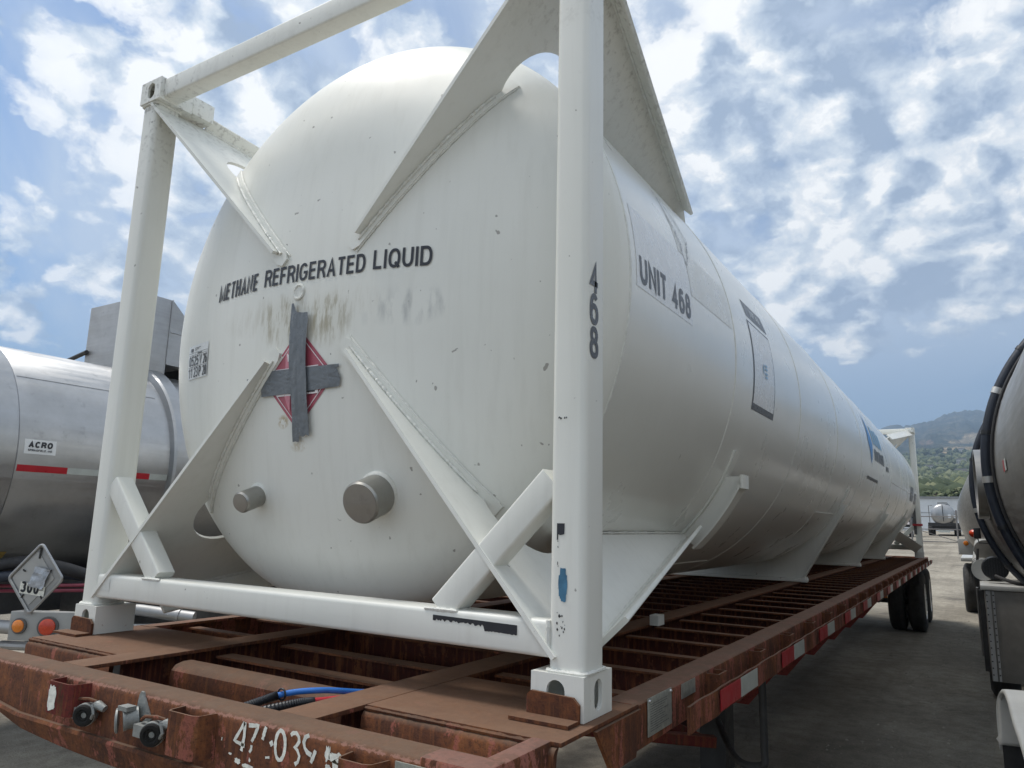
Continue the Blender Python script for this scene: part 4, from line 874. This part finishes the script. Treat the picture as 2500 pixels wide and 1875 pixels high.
for r in rs:
    row = []
    for az in azs:
        a = math.radians(az); e = elev(r, az); row.append(Vector((EX + r * math.sin(a), EY + r * math.cos(a), EZ + r * e))); meta.append((r, az, e))
    rows.append(row)
b = MB(); b.grid(rows); hl = b.build('hills', 'hill_cover', None, None, True, 80); hl['kind'] = 'structure'
ca = hl.data.color_attributes.new('cover', 'FLOAT_COLOR', 'POINT')
green, scrub, gold, pink = Vector((.065, .085, .058)), Vector((.032, .046, .036)), Vector((.60, .46, .27)), Vector((.40, .26, .19))
def ell(az, e, ca_, ce, wa, we): return 1 - ((az - ca_) / wa) ** 2 - ((e - ce) / we) ** 2
for i, (r, az, e) in enumerate(meta):
    nn = fbm(az * 2.2, r / 260.0, 5); c = scrub.lerp(green, max(0, min(1, .5 + nn)))
    g1 = max(ell(az, e, .75, .1085, 1.05, .0055), ell(az, e, -.6, .0945, 1.25, .0042), ell(az, e, -.25, .1035, .9, .002))
    g1 = g1 + .55 * nn
    if g1 > .05: c = c.lerp(gold, min(1, g1 * 4))
    pk = ell(az, e, -2.35, .1045, .55, .0035) + .5 * nn
    if pk > .05: c = c.lerp(pink, min(.8, pk * 2))
    if r > 3500 and nn > .1: c = c.lerp(Vector((.17, .16, .11)), min(.5, (nn - .1) * 1.4))
    ca.data[i].color = (c.x, c.y, c.z, 1)
# ------------------------------------------------------------------ far wood
def terr(r, az): a = math.radians(az); return Vector((EX + r * math.sin(a), EY + r * math.cos(a), EZ + r * elev(r, az)))
ico = bmesh.new(); bmesh.ops.create_icosphere(ico, subdivisions=2, radius=1); icv = [v.co.copy() for v in ico.verts]; icf = [tuple(v.index for v in f.verts) for f in ico.faces]; ico.free()
ico = bmesh.new(); bmesh.ops.create_icosphere(ico, subdivisions=1, radius=1); icv1 = [v.co.copy() for v in ico.verts]; icf1 = [tuple(v.index for v in f.verts) for f in ico.faces]; ico.free()
def clump(b, c, rx, rz, lo=False, sd=0):
    V_, F_ = (icv1, icf1) if lo else (icv, icf)
    b.add([c + Vector((p.x * rx, p.y * rx, p.z * rz)) * (1 + .38 * noise.noise(p * 2.1 + Vector((sd, sd * .7, 0)))) for p in V_], F_)
b = MB(); random.seed(21)
for k in range(5200):
    u_ = random.random(); r = 200 * (2400 / 200) ** u_; az = random.uniform(-5.2, 3.2)
    if r > 1300 and fbm(az * 1.7 + 5, math.log(r) * 6, 3) < -.25: continue
    p = terr(r, az); s_ = random.uniform(2.2, 4.6) * (1 + r / 2600)
    for q in range(3 if r < 700 else 1):
        clump(b, p + Vector((random.uniform(-s_, s_) * .7, random.uniform(-s_, s_) * .7, s_ * random.uniform(.5, 1.0))), s_ * random.uniform(.6, 1), s_ * random.uniform(.6, .95), True, k * 1.3 + q)
fw = b.build('distant_wood', 'foliage', None, None, True, 180); tag(fw, 'leafy suburb trees covering the lower slopes below the hills', 'woodland', None, 'stuff')
# far hillside houses
def house(r, az, w_, h_, dpt, label, roof=True):
    p = terr(r, az) + Vector((0, 0, .02 * r / 10)); h0 = thing('house', p, label, 'house', 'houses on the hillside')
    MB().box((p.x - w_ / 2, p.y, p.z), (p.x + w_ / 2, p.y + dpt, p.z + h_)).build('wall', 'house_wall', h0)
    if roof: q = MB(); q.prism([(-w_ / 2 - .5, 0), (w_ / 2 + .5, 0), (w_ / 2 - 1, 2.2), (-w_ / 2 + 1, 2.2)], (p.x, p.y + dpt + .4, p.z + h_), (1, 0, 0), (0, 0, 1), dpt + .8); q.build('roof', 'house_roof', h0)
    for k in range(max(1, int(w_ / 3))): MB().box((p.x - w_ / 2 + .8 + k * 2.6, p.y - .06, p.z + h_ * .35), (p.x - w_ / 2 + 1.7 + k * 2.6, p.y - .01, p.z + h_ * .75)).build('window', 'window_dark', h0)
house(620, -2.40, 9, 3.2, 6, 'long pale flat building among the nearest green trees', False); house(640, -1.93, 4, 5, 5, 'narrow white tower block beside the long pale building', False)
house(1350, -2.30, 13, 4, 9, 'white house high on the left of the wooded slope'); house(1400, -1.55, 17, 4, 9, 'low grey roofed house in the middle of the wooded slope'); house(1450, -.42, 15, 9, 9, 'tall grey house with many windows on the slope')
house(1050, -.15, 10, 5, 7, 'white walled house right of the slope, by the silver tanker'); house(2300, -.38, 13, 8, 9, 'small bright house just under the golden grass'); house(1000, -1.75, 7, 4, 6, 'small pale house half hidden by trees, mid slope')
house(1150, -.5, 15, 4, 8, 'brown roofed house next to the white walled one')
# trees behind the warehouse, each its own
random.seed(33)
labs = ['round green tree rising above the warehouse roof, leftmost', 'yellow green tree second from the left above the warehouse roof', 'broad tree over the middle of the warehouse roof', 'dark tree right of the middle over the warehouse roof', 'light tree fourth from the left edge over the warehouse', 'rightmost tree over the warehouse roof beside the tanker']
for k, az in enumerate((-2.85, -2.1, -1.35, -.65, .1, .8)):
    a = math.radians(az); r = 168 + 9 * (k % 3); p = Vector((EX + r * math.sin(a), EY + r * math.cos(a), EZ + r * elev(r, az) - .3)); t = thing('tree', p, labs[k], 'tree', 'trees behind the warehouse')
    MB().tube([p, p + Vector((.1, 0, 2.5)), p + Vector((.2, .1, 5.0))], [.28, .22, .12], 8).build('trunk', 'bark', t)
    q = MB(); hgt = random.uniform(5.6, 6.8)
    for j in range(46):
        d_ = Vector((random.gauss(0, 1), random.gauss(0, 1), random.gauss(0, .8))).normalized() * random.uniform(.3, 1) ** .5
        clump(q, p + Vector((d_.x * 2.3, d_.y * 2.3, hgt * .66 + d_.z * 1.9)), random.uniform(.45, .85), random.uniform(.35, .65), True, j * 3.1)
    q.build('crown', 'foliage', t)
# warehouse
wh = thing('warehouse', (-5, 115, .66), 'long low pale warehouse with a flat roof behind the parked tankers', 'warehouse')
b = MB(); b.box((-75, 115, .3), (45, 150, 5.0)); b.build('wall', 'building_white', wh)
b = MB(); b.box((-75.2, 114.8, 5.002), (45.2, 150.2, 5.28)); b.build('roof', 'roof_grey', wh)
b = MB()
for k in range(60): b.box((-74.5 + 2 * k, 114.95, .7), (-74.42 + 2 * k, 114.997, 5.0))
b.build('wall_ribs', 'building_white', wh)
for k, z in enumerate((2.6, 3.1)): MB().box((-74, 114.93, z), (44, 114.996, z + .05)).build('wall_band', 'roof_grey', wh)
# fence
fe = thing('pipe_fence', (0, 48, gz(48)), 'grey pipe rail gate and fence across the yard in front of the tankers', 'fence')
z0 = gz(48)
def fp(x, z, top): MB().tube([(x, 48, z0 - .02), (x + (z - x), 48, z0 + top)], .045, 8).build('post', 'fence_pipe', fe)
for x, xt, tp in ((1.26, 1.26 - .0, 1.85), (1.62, 1.70, 2.2), (-1.05, -1.05, 1.9), (-6, -6, 1.9), (-11, -11, 1.9), (-16, -16, 1.9), (6.5, 6.5, 1.9), (11.5, 11.5, 1.9)): fp(x, xt, tp)
for z in (.05, .755, 1.485): MB().tube([(-18, 48, z0 + z), (1.62, 48, z0 + z)], .028, 6).build('rail', 'fence_pipe', fe); MB().tube([(1.66, 48, z0 + z), (13, 48, z0 + z)], .028, 6).build('rail', 'fence_pipe', fe)
MB().tube([(-.8, 48.0, z0 + .72), (1.22, 48.0, z0 + .1)], .02, 6).build('brace_rod', 'fence_pipe', fe)
# far tankers
def far_tanker(x, y, label):
    zg = gz(y); t = thing('tanker_trailer', (x, y, zg), label, 'tank trailer', 'silver tankers parked beyond the fence'); R_ = .93
    zc = zg + 1.83
    MB().lathe([(0, .02), (.02, .4), (.09, .75), (.2, .9), (.35, R_), (11, R_), (11.2, .7), (11.3, .05)], (x, y, zc), (0, 1, 0), 40).build('tank', 'brushed_aluminium', t, None, True, 50)
    MB().box((x - .36, y + .3, zc + R_ - .03), (x + .36, y + 9, zc + R_ + .15)).build('spill_rail', 'dull_aluminium', t)
    MB().box((x - 1.17, y + .1, zg + .82), (x + 1.17, y + .5, zg + 1.12)).build('bumper', 'dark_metal', t); MB().box((x - .9, y + .3, zg + .5), (x + .9, y + 10.5, zg + .85)).build('chassis', 'dark_metal', t)
    MB().box((x - .42, y + .02, zg + .30), (x + .45, y + .06, zg + .50)).build('under_ride_plate', 'reflector_white', t)
    MB().box((x + .38, y - .05, zc - .3), (x + .6, y + .1, zc + .02)).build('valve_cabinet', 'building_white', t); MB().box((x + .8, y - .05, zc - .3), (x + 1.0, y + .1, zc - .05)).build('valve_cabinet', 'building_white', t)
    MB().tube([(x, y - .03, zc + .85), (x + .02, y - .08, zc), (x + .03, y - .05, zc - .6)], .03, 6).build('drain_pipe', 'dark_metal', t)
    MB().tube([(x - 1.02, y, zg + 1.1), (x - 1.05, y, zc + .75), (x - .75, y, zc + .78)], .025, 6).build('ladder', 'dark_metal', t)
    for yy in (1.2, 2.5):
        for sx in (1, -1): wheel(t, x + sx * .98, y + yy, .5, .5, sx, zg, 20)
    return t
t1 = far_tanker(-.17, 73, 'silver tanker seen end on beyond the fence, in the gap between the large tanks')
far_tanker(2.9, 73, 'silver tanker beyond the fence half hidden behind the near grey tanker')
far_tanker(-7.2, 75, 'silver tanker beyond the fence on the far left, behind the white tank')
tk = thing('tractor_truck', (-2.9, 62, gz(62)), 'dark truck nose glimpsed beyond the fence beside the white frame post', 'truck'); zg = gz(62)
MB().box((-3.9, 62, zg + .5), (-2.0, 65.5, zg + 1.5)).build('hood', 'black_plastic', tk, None, True, 35, .12); MB().box((-4.0, 65.5, zg + .6), (-1.9, 68, zg + 2.9)).build('cab', 'black_plastic', tk, None, True, 35, .12); MB().box((-3.8, 65.44, zg + 1.7), (-2.1, 65.49, zg + 2.5)).build('windscreen', 'window_dark', tk)
MB().box((-3.95, 61.85, zg + .4), (-1.95, 61.98, zg + .75)).build('bumper', 'wheel_aluminium', tk, None, True, 35, .03)
for sx in (1, -1): wheel(tk, -2.95 + sx * .9, 63.2, .5, .3, sx, zg, 20)
for sx in (1, -1): MB().box((-2.95 + sx * .75 - .15, 61.80, zg + .95), (-2.95 + sx * .75 + .15, 61.99, zg + 1.15)).build('headlight', 'placard_white', tk)
# ------------------------------------------------------------------ left tanker
LX, LZ, LR = -4.89, .92, .945
lt = thing('tanker_trailer', (LX, 6, GZ), 'polished aluminium tanker with a square hood and an ACRO sticker, left of the frame', 'tank trailer')
MB().lathe([(.40, .02), (.42, .4), (.50, .72), (.60, .88), (.70, LR), (6, LR), (11.5, LR), (11.7, .8), (11.85, .3), (11.87, .02)], (LX, 0, LZ), (0, 1, 0), 120).build('tank', 'brushed_aluminium', lt, None, True, 50)
MB().lathe([(.70, LR + .001), (.71, LR + .014), (.90, LR + .014), (.915, LR + .001)], (LX, 0, LZ), (0, 1, 0), 120).build('end_ring', 'brushed_aluminium', lt)
for y0_, y1_ in ((2.16, 2.46), (5.4, 5.7), (8.6, 8.9)):
    MB().lathe([(y0_ - .004, LR + .001), (y0_ - .003, LR + .012), (y0_ - .002, LR + .012), (y0_, LR + .06), (y0_ + .02, LR + .075), (y1_ - .16, LR + .075), (y1_ - .14, LR + .06), (y1_ - .135, LR + .001)], (LX, 0, LZ), (0, 1, 0), 120).build('support_ring', 'brushed_aluminium', lt)
def onleft(y, z, off=.004): r = LR + off; a = (z - LZ) / LR; return Vector((LX + r * math.sqrt(max(0, 1 - a * a)), y, LZ + r * a))
MB().tube([onleft(.93, 1.535, 0), onleft(2.09, 1.535, 0)], .004, 6).build('weld_seam', 'dull_aluminium', lt); MB().tube([onleft(2.46, 1.535, 0), onleft(5.3, 1.535, 0)], .004, 6).build('weld_seam', 'dull_aluminium', lt)
def lgrid(b, y0_, y1_, z0_, z1_, off, nz=3): b.grid([[onleft(y, z0_ + (z1_ - z0_) * j / nz, off) for y in (y0_, y1_)] for j in range(nz + 1)])
for y0_, y1_, m_, lb in ((.925, 1.293, 'reflector_red', 'red reflector strip'), (1.293, 1.65, 'reflector_white', 'white reflector strip'), (1.65, 1.985, 'reflector_red', 'red reflector strip'), (1.985, 2.15, 'reflector_white', 'white reflector strip')):
    b = MB(); lgrid(b, y0_, y1_, .79, .84, .003); b.build('reflector_strip', m_, lt, lb)
b = MB(); lgrid(b, .955, 1.185, .925, 1.035, .003); ac = b.build('maker_sticker', 'decal_white', lt)
text('ACRO', lambda u, v: onleft(.980 + u, .972 + v, .006), .175, .048, 'lettering', 'decal_black', ac, .27, slant=.12); text('SPRINGFIELD, MO.', lambda u, v: onleft(.980 + u, .945 + v, .006), .178, .016, 'lettering', 'decal_black', ac, .2, slant=.12)
b = MB(); lgrid(b, .75, 1.1, .13, .185, .003); b.build('warning_decal', 'yellow_decal', lt)
# hood box on top
b = MB(); b.box((-5.52, 2.12, LZ + LR - .25), (-4.47, 2.35, 2.58)); hb = b.build('spill_hood', 'dull_aluminium', lt, None, True, 35, .012)
b = MB(); b.prism([(0, 0), (0, .66), (.02, .66), (.24, .46), (.26, .40), (.26, 0)], (-4.465, 2.352, 1.93), (0, 1, 0), (0, 0, 1), -1.0) if False else b.prism([(2.352, 1.93), (2.60, 1.93), (2.60, 2.36), (2.53, 2.42), (2.36, 2.575), (2.352, 2.575)], (-5.4, 0, 0), (0, 1, 0), (0, 0, 1), .93); b.build('hood_side', 'dull_aluminium', hb)
MB().tube([(-4.468, 2.352, z) for z in [1.93 + .65 * k / 40 for k in range(41)]], .007, 6, True, .3).build('weld_bead', 'dull_aluminium', hb); MB().tube([(-4.468, 2.36 + .235 * k / 12, 2.255) for k in range(13)], .006, 6, True, .3).build('weld_bead', 'dull_aluminium', hb)
MB().box((-5.2, 2.62, LZ + LR - .02), (-4.55, 4.6, LZ + LR + .10)).build('walkway', 'black_plastic', lt)
MB().tube([(-6.2, 2.16, 2.02), (-5.45, 2.10, 2.10)], .022, 8).build('hand_rail', 'dark_metal', lt)
# chassis, hoses
MB().box((LX - .5, .9, -.30), (LX + .5, 11, -.03)).build('chassis', 'dark_metal', lt); MB().box((LX - 1.15, 3.6, -.75), (LX + 1.18, 6.0, -.20)).build('tool_box', 'dark_metal', lt, None, True, 35, .02)
for y in (8.6, 10.0):
    for sx in (1, -1): wheel(lt, LX + sx * 1.05, y, sx=sx)
MB().tube(bez([(-4.35, .45, -.12), (-4.05, .8, .05), (-3.85, 1.0, .125), (-3.6, 1.15, .10), (-3.45, 1.45, .0), (-3.4, 2.2, -.12)]), .045, 12).build('unloading_hose', 'black_rubber', lt)
MB().tube(bez([(-4.2, .5, -.05), (-3.85, .95, .03), (-3.6, 1.2, .045), (-3.4, 1.5, .0), (-3.3, 2.4, -.1)]), .04, 12).build('unloading_hose', 'navy_hose', lt)
for dz in (0, -.035): MB().tube(bez([(-4.3, .7, -.05 + dz), (-3.8, 1.05, -.04 + dz), (-3.4, 1.3, -.025 + dz), (-3.2, 2.0, -.06 + dz)]), .013, 8).build('air_line', 'maroon_hose', lt)
MB().box((-4.2, 1.5, -.75), (-3.2, 1.9, -.06)).build('pump_cabinet', 'dark_metal', lt, None, True, 35, .02)
b = MB()
for z in (-.12, -.19, -.26): b.box((-3.75, 1.492, z), (-3.25, 1.499, z + .008))
b.build('cabinet_seam', 'dull_aluminium', lt)
MB().tube([(-4.6, .6, -.29), (-3.47, .86, -.285)], .045, 14).build('drain_pipe', 'dull_aluminium', lt); MB().tube([(-3.7, .88, -.42), (-3.3, .95, -.40)], .03, 10).build('drain_pipe', 'dull_aluminium', lt)
MB().tube([(-3.45, 1.35, -.16), (-2.97, 1.66, -.225), (-2.83, 1.76, -.245)], .042, 16).build('discharge_pipe', 'dull_aluminium', lt); MB().tube([(-2.93, 1.69, -.231), (-2.915, 1.70, -.233)], .050, 16).build('pipe_clamp', 'dull_aluminium', lt)
MB().rbar((-3.3, 1.4, -.33), (-2.6, 2.0, -.33), (0, 0, 1), .07, .06, .006, 1).build('hose_tray', 'pale_cover', lt)
# lamp box
lb = MB(); lb.prism([(-3.40, .775), (-3.385, .765), (-3.245, .835), (-3.02, 1.01), (-3.05, 1.05), (-3.30, .92), (-3.41, .86)], (0, 0, -.345), (1, 0, 0), (0, 1, 0), .185); lbo = lb.build('lamp_box', 'lamp_box_grey', lt, None, True, 35, .004)
def lamp(px_, py_, z, nrm, r, m_): 
    q = MB(); q.lathe([(0, r * 1.28), (.012, r * 1.28), (.014, r * 1.05)], (px_, py_, z), nrm, 28); o_ = q.build('lamp', 'rubber_grey', lbo)
    q = MB(); q.lathe([(.010, r), (.020, r), (.026, r * .8), (.028, .002)], (px_, py_, z), nrm, 28); q.build('lens', m_, o_)
n1 = Vector((.07, -.14, 0)).normalized() if False else Vector((.45, -.89, 0)); n2 = Vector((.175, -.225, 0)).normalized()
lamp(-3.315, .797, -.25, n1, .040, 'amber_lens'); lamp(-3.16, .900, -.252, n2, .052, 'red_lens')
# diamond placard holder
dc = Vector((-3.225, .815, .06)); du = Vector((.86, .51, 0)).normalized(); dv = Vector((.10, .0, .995)).normalized()
def dia(r, rc, n=6):
    o = []
    for k in range(4):
        a = PI / 2 * k; c_ = (r - rc * 1.414) * math.cos(a), (r - rc * 1.414) * math.sin(a)
        for j in range(n + 1): t = a - PI / 4 + PI / 2 * j / n; o.append(((c_[0] + rc * math.cos(t)) * .86, (c_[1] + rc * math.sin(t)) * 1.08))
    return o
b = MB(); dn = du.cross(dv).normalized(); b.prism(dia(.215, .025), dc - dn * .006, du, dv, .004); ph = b.build('placard_holder', 'dull_aluminium', lt)
b = MB(); pth = [dc + du * x + dv * y + dn * .004 for x, y in dia(.212, .025)]; b.tube(pth + [pth[0]], .010, 8); b.build('holder_rim', 'brushed_aluminium', ph)
b = MB(); b.prism([(x, y) for x, y in dia(.165, .01)], dc + dn * .0 - du * .018, du, dv, .003); b.build('flip_panel', 'pale_cover', ph)
b = MB(); b.box((0, 0, 0), (0, 0, 0)) if False else b.prism([(-.095, -.095), (.075, -.118), (.075, -.055), (-.095, -.022)], dc + dn * .005, du, dv, .002); b.build('number_card', 'white_flake', ph)
text('300', lambda u, v: dc + dn * .009 + du * (-.088 + u) + dv * (-.088 - .13 * u + v), .125, .070, 'digits', 'decal_black', ph, .21)
text('2', lambda u, v: dc + dn * .009 + du * (.035 + u) + dv * (-.078 + v), .03, .02, 'digits', 'decal_black', ph, .18)
b = MB(); random.seed(4); b.grid([[dc + dn * (.012 + .02 * random.random()) + du * (-.035 + .10 * i / 6 + .03 * j / 7) + dv * (-.05 + .13 * j / 7 - .02 * i / 6) for i in range(7)] for j in range(8)]); b.build('torn_film', 'clear_film', ph)
MB().rbar(dc + dv * -.14 - du * .02 - dn * .01, dc + dv * -.235 - du * .02 - dn * .01, du, .055, .006, .001, 1).build('bracket', 'dull_aluminium', ph)
MB().tube([dc + dv * .20 + dn * .006, dc + dv * .13 + dn * .006], .006, 6).build('clip', 'dark_metal', ph)
for a, c in ((-.095, .055), (.095, .055), (-.075, -.13), (.07, -.14)): MB().tube([dc + du * a + dv * c + dn * .006, dc + du * (a * .8) + dv * (c * .8) + dn * .010], .005, 6).build('clip', 'dark_metal', ph)
MB().box((-3.42, .87, -.35), (-3.05, 1.6, -.31)).build('bumper_plate', 'dull_aluminium', lt)
MB().tube([(-3.6, 1.0, -.4), (-3.2, 1.2, -.4)], .03, 8).build('drain_pipe', 'dark_metal', lt)
# ------------------------------------------------------------------ right tanker
RX, RZ, RR = 3.393, .922, 1.165
rt = thing('tanker_trailer', (RX, 4.2, GZ), 'dull grey tanker with black hose rings round its shell, at the right edge', 'tank trailer')
MB().lathe([(-.45, .02), (-.43, .5), (-.30, .9), (-.1, 1.1), (.1, RR), (6, RR), (12.6, RR), (17.6, RR), (17.8, .8), (17.9, .05)], (RX, 0, RZ), (0, 1, 0), 120).build('tank', 'stainless_shell', rt, None, True, 50)
def onright(y, z, off=.004): r = RR + off; a = (z - RZ) / RR; return Vector((RX - r * math.sqrt(max(0, 1 - a * a)), y, RZ + r * a))
def ringarc(y, rad, r_, a0, a1, nm, m_, n=70):
    return MB().tube([(RX + rad * math.cos(math.radians(a0 + (a1 - a0) * k / n)), y, RZ + rad * math.sin(math.radians(a0 + (a1 - a0) * k / n))) for k in range(n + 1)], r_, 12).build(nm, m_, rt)
MB().lathe([(3.78, RR + .001), (3.79, RR + .014), (4.25, RR + .014), (4.26, RR + .001)], (RX, 0, RZ), (0, 1, 0), 120).build('shell_band', 'stainless_shell', rt)
ringarc(3.70, RR + .038, .031, 85, 262, 'hose_ring', 'navy_hose'); ringarc(3.58, RR + .012, .010, 85, 262, 'cable', 'black_rubber')
MB().lathe([(6.32, RR + .001), (6.33, RR + .02), (6.7, RR + .02), (6.71, RR + .001)], (RX, 0, RZ), (0, 1, 0), 120).build('shell_band', 'stainless_shell', rt)
ringarc(6.24, RR + .038, .029, 85, 262, 'hose_ring', 'navy_hose')
for y, angs in ((3.70, (128, 143, 157, 170, 184, 198, 212, 230)), (6.24, (150, 168, 190, 215))):
    for i, a in enumerate(angs):
        b = MB(); a_ = math.radians(a); c = Vector((RX + (RR + .038) * math.cos(a_), y, RZ + (RR + .038) * math.sin(a_))); rad = Vector((math.cos(a_), 0, math.sin(a_))); tn = Vector((-math.sin(a_), 0, math.cos(a_)))
        b.tube([c - tn * .012, c + tn * .012] if i % 2 else [c - tn * .02, c + tn * .02], .035, 14); b.build('clamp', 'black_plastic' if i % 2 else 'pale_cover', rt)
MB().lathe([(0, .25), (.0, .28), (.075, .28), (.075, .25)], (RX - RR + .03, 5.35, .90), (-1, 0, 0), 36, True).build('hatch_collar', 'stainless_shell', rt)
MB().lathe([(0, .25), (.03, .25), (.04, .01)], (RX - RR + .03, 5.35, .90), (-1, 0, 0), 36).build('hatch_cover', 'cabinet_grey', rt)
for y0_, z0_ in ((2.72, .86), (1.12, .78)):
    b = MB(); b.grid([[onright(y, z, .004) for y in (y0_, y0_ + .10)] for z in (z0_ - .03, z0_, z0_ + .03)]); b.build('reflector_strip', 'reflector_white', rt, 'white reflector strip')
    b = MB(); b.grid([[onright(y, z, .004) for y in (y0_ + .11, y0_ + .2)] for z in (z0_ - .03, z0_, z0_ + .03)]); b.build('reflector_strip', 'reflector_red', rt, 'dull red reflector strip')
rt.rotation_euler.z = math.radians(1.81)
# vapour line tubes, filter, lamp
MB().lathe([(7.2, .104), (14, .104)], (2.19, 0, .337), (0, 1, 0), 28).build('round_tank', 'fender_grey', rt); MB().lathe([(7.18, .100), (7.17, .01)], (2.19, 0, .337), (0, 1, 0), 28).build('tank_end', 'cabinet_grey', rt)
MB().lathe([(6.7, .10), (13, .10)], (2.155, 0, .165), (0, 1, 0), 28).build('round_tank', 'fender_grey', rt)
for y in (6.9, 7.5): MB().lathe([(y, .104), (y + .04, .104)], (2.155, 0, .165), (0, 1, 0), 28, False).build('clamp', 'dark_metal', rt)
b = MB(); b.lathe([(6.40, .098), (6.42, .108), (6.47, .108), (6.49, .095), (6.50, .01)], (2.245, 0, .195), (0, 1, 0), 36)
for k in range(-4, 5): b.box((2.245 + k * .021 - .005, 6.375, .195 - math.sqrt(max(0, .0105 - (k * .021) ** 2)) * .93), (2.245 + k * .021 + .005, 6.402, .195 + math.sqrt(max(0, .0105 - (k * .021) ** 2)) * .93))
b.build('ribbed_cap', 'black_plastic', rt)
MB().lathe([(0, .05), (.03, .05), (.06, .035), (.07, .005)], (2.315, 6.55, .26), (0, 0, 1), 20).build('valve_dome', 'pale_cover', rt)
MB().tube(bez([(2.24, 6.36, .13), (2.32, 6.30, .10), (2.42, 6.25, .075), (2.6, 6.25, .072), (2.95, 6.3, .08)], 10), .016, 10).build('cable', 'black_rubber', rt)
MB().box((2.10, 6.9, .455), (2.16, 7.05, .56)).build('lamp_bracket', 'black_plastic', rt, None, True, 35, .01); MB().lathe([(0, .04), (.02, .035), (.04, .015)], (2.10, 6.97, .505), (-1, 0, .1), 18).build('marker_lamp', 'red_lens', rt)
MB().tube([(2.13, 6.9, .46), (2.14, 6.9, .415), (2.3, 6.9, .412)], .007, 6).build('lamp_guard', 'dark_metal', rt)
MB().tube(bez([(2.12, 6.75, .36), (2.11, 6.72, .2), (2.12, 6.7, .0), (2.14, 6.6, -.3)], 8), .012, 8).build('cable', 'black_rubber', rt)
# cabinet
b = MB(); b.box((2.145, 6.02, -.735), (3.2, 7.2, .02)); cb = b.build('valve_cabinet', 'cabinet_grey', rt, None, True, 35, .006)
MB().box((2.115, 6.0, .022), (3.25, 7.25, .062)).build('cabinet_lid', 'fender_grey', cb, None, True, 35, .006)
b = MB(); b.box((2.150, 6.006, -.73), (2.185, 6.019, .015)); b.box((2.198, 6.010, -.73), (2.214, 6.019, .015)); b.build('door_post', 'dull_aluminium', cb)
b = MB()
for k in range(13):
    for x in (2.158, 2.205): b.lathe([(0, .0065), (-.004, .005), (-.006, .001)], (x, 6.006 if x < 2.19 else 6.010, -.68 + k * .055), (0, 1, 0), 8)
b.build('rivet', 'dark_metal', cb)
MB().box((2.10, 6.3, -.70), (2.14, 6.38, .0)).build('frame_rail', 'dark_metal', rt); MB().tube([(2.09, 6.35, .02), (2.09, 6.5, -.6)], .010, 8).build('air_line', 'dull_aluminium', rt)
MB().box((RX - .5, 1.0, -.35), (RX + .5, 18.6, -.05)).build('chassis', 'dark_metal', rt); MB().box((2.13, 7.3, -.35), (2.3, 17, .02)).build('side_rail', 'cabinet_grey', rt)
for y in (8.3, 9.6): wheel(rt, 2.27, y, .53, .28, -1); wheel(rt, RX + 1.12, y, .53, .28, 1)
for y in (18.0, 19.3): wheel(rt, 1.96, y, .525, .30, -1); wheel(rt, 4.6, y, .525, .30, 1)
MB().box((1.80, 17.2, -.10), (2.35, 20.0, -.02)).build('rear_fender', 'fender_grey', rt, None, True, 35, .02)
MB().box((1.78, 16.9, .05), (2.20, 17.0, .38)).build('rear_lamp_panel', 'fender_grey', rt, None, True, 35, .01); MB().lathe([(0, .05), (-.02, .045), (-.03, .005)], (1.93, 16.9, .29), (0, 1, 0), 18).build('marker_lamp', 'amber_lens', rt)
# near fender of another truck
fd = thing('truck_fender', (2.5, 1.8, GZ), 'smooth pale grey truck fender at the lower right corner, below the grey cabinet', 'fender')
edge = bez([(2.132, 2.265, -.40), (2.134, 2.262, -.24), (2.150, 2.24, -.172), (2.165, 2.18, -.156), (2.174, 2.05, -.172), (2.181, 1.8, -.201), (2.194, 1.6, -.236), (2.205, 1.42, -.30), (2.215, 1.22, -.44), (2.22, 1.15, -.60)], 8)
rows = []
b = MB()
for p in edge: rows.append([p + Vector((dx, 0, dz)) for dx, dz in ((.012, -.028), (.002, -.022), (0, -.010), (.006, -.002), (.02, 0), (.3, .012), (.62, .0))])
b.grid(rows); fo = b.build('fender_shell', 'fender_grey', fd, None, True, 50); md = fo.modifiers.new('solid', 'SOLIDIFY'); md.thickness = .008
MB().box((2.145, 2.272, -.62), (2.75, 2.285, -.20)).build('mud_flap', 'black_rubber', fd)
MB().box((2.165, 2.3, -.62), (2.24, 2.36, -.41)).build('mount_bar', 'cabinet_grey', fd)
wheel(fd, 2.40, 1.78, .50, .30, -1)
# ------------------------------------------------------------------ haze
hb_ = MB().box((-9500, -70, -6), (9500, 9600, 1000)).build('haze', 'black_hole', None, None, False); hb_['kind'] = 'stuff'; hb_['label'] = 'thin blue haze over the yard and hills'; hb_['category'] = 'haze'
m = bpy.data.materials.new('haze_air'); m.use_nodes = True; n = NT(m.node_tree)
pv = n.new('ShaderNodeVolumePrincipled', {'Color': (.55, .74, 1.0, 1), 'Density': .00018, 'Anisotropy': .2}); n.new('ShaderNodeOutputMaterial', {'Volume': pv.outputs[0]})
hb_.data.materials.clear(); hb_.data.materials.append(m)
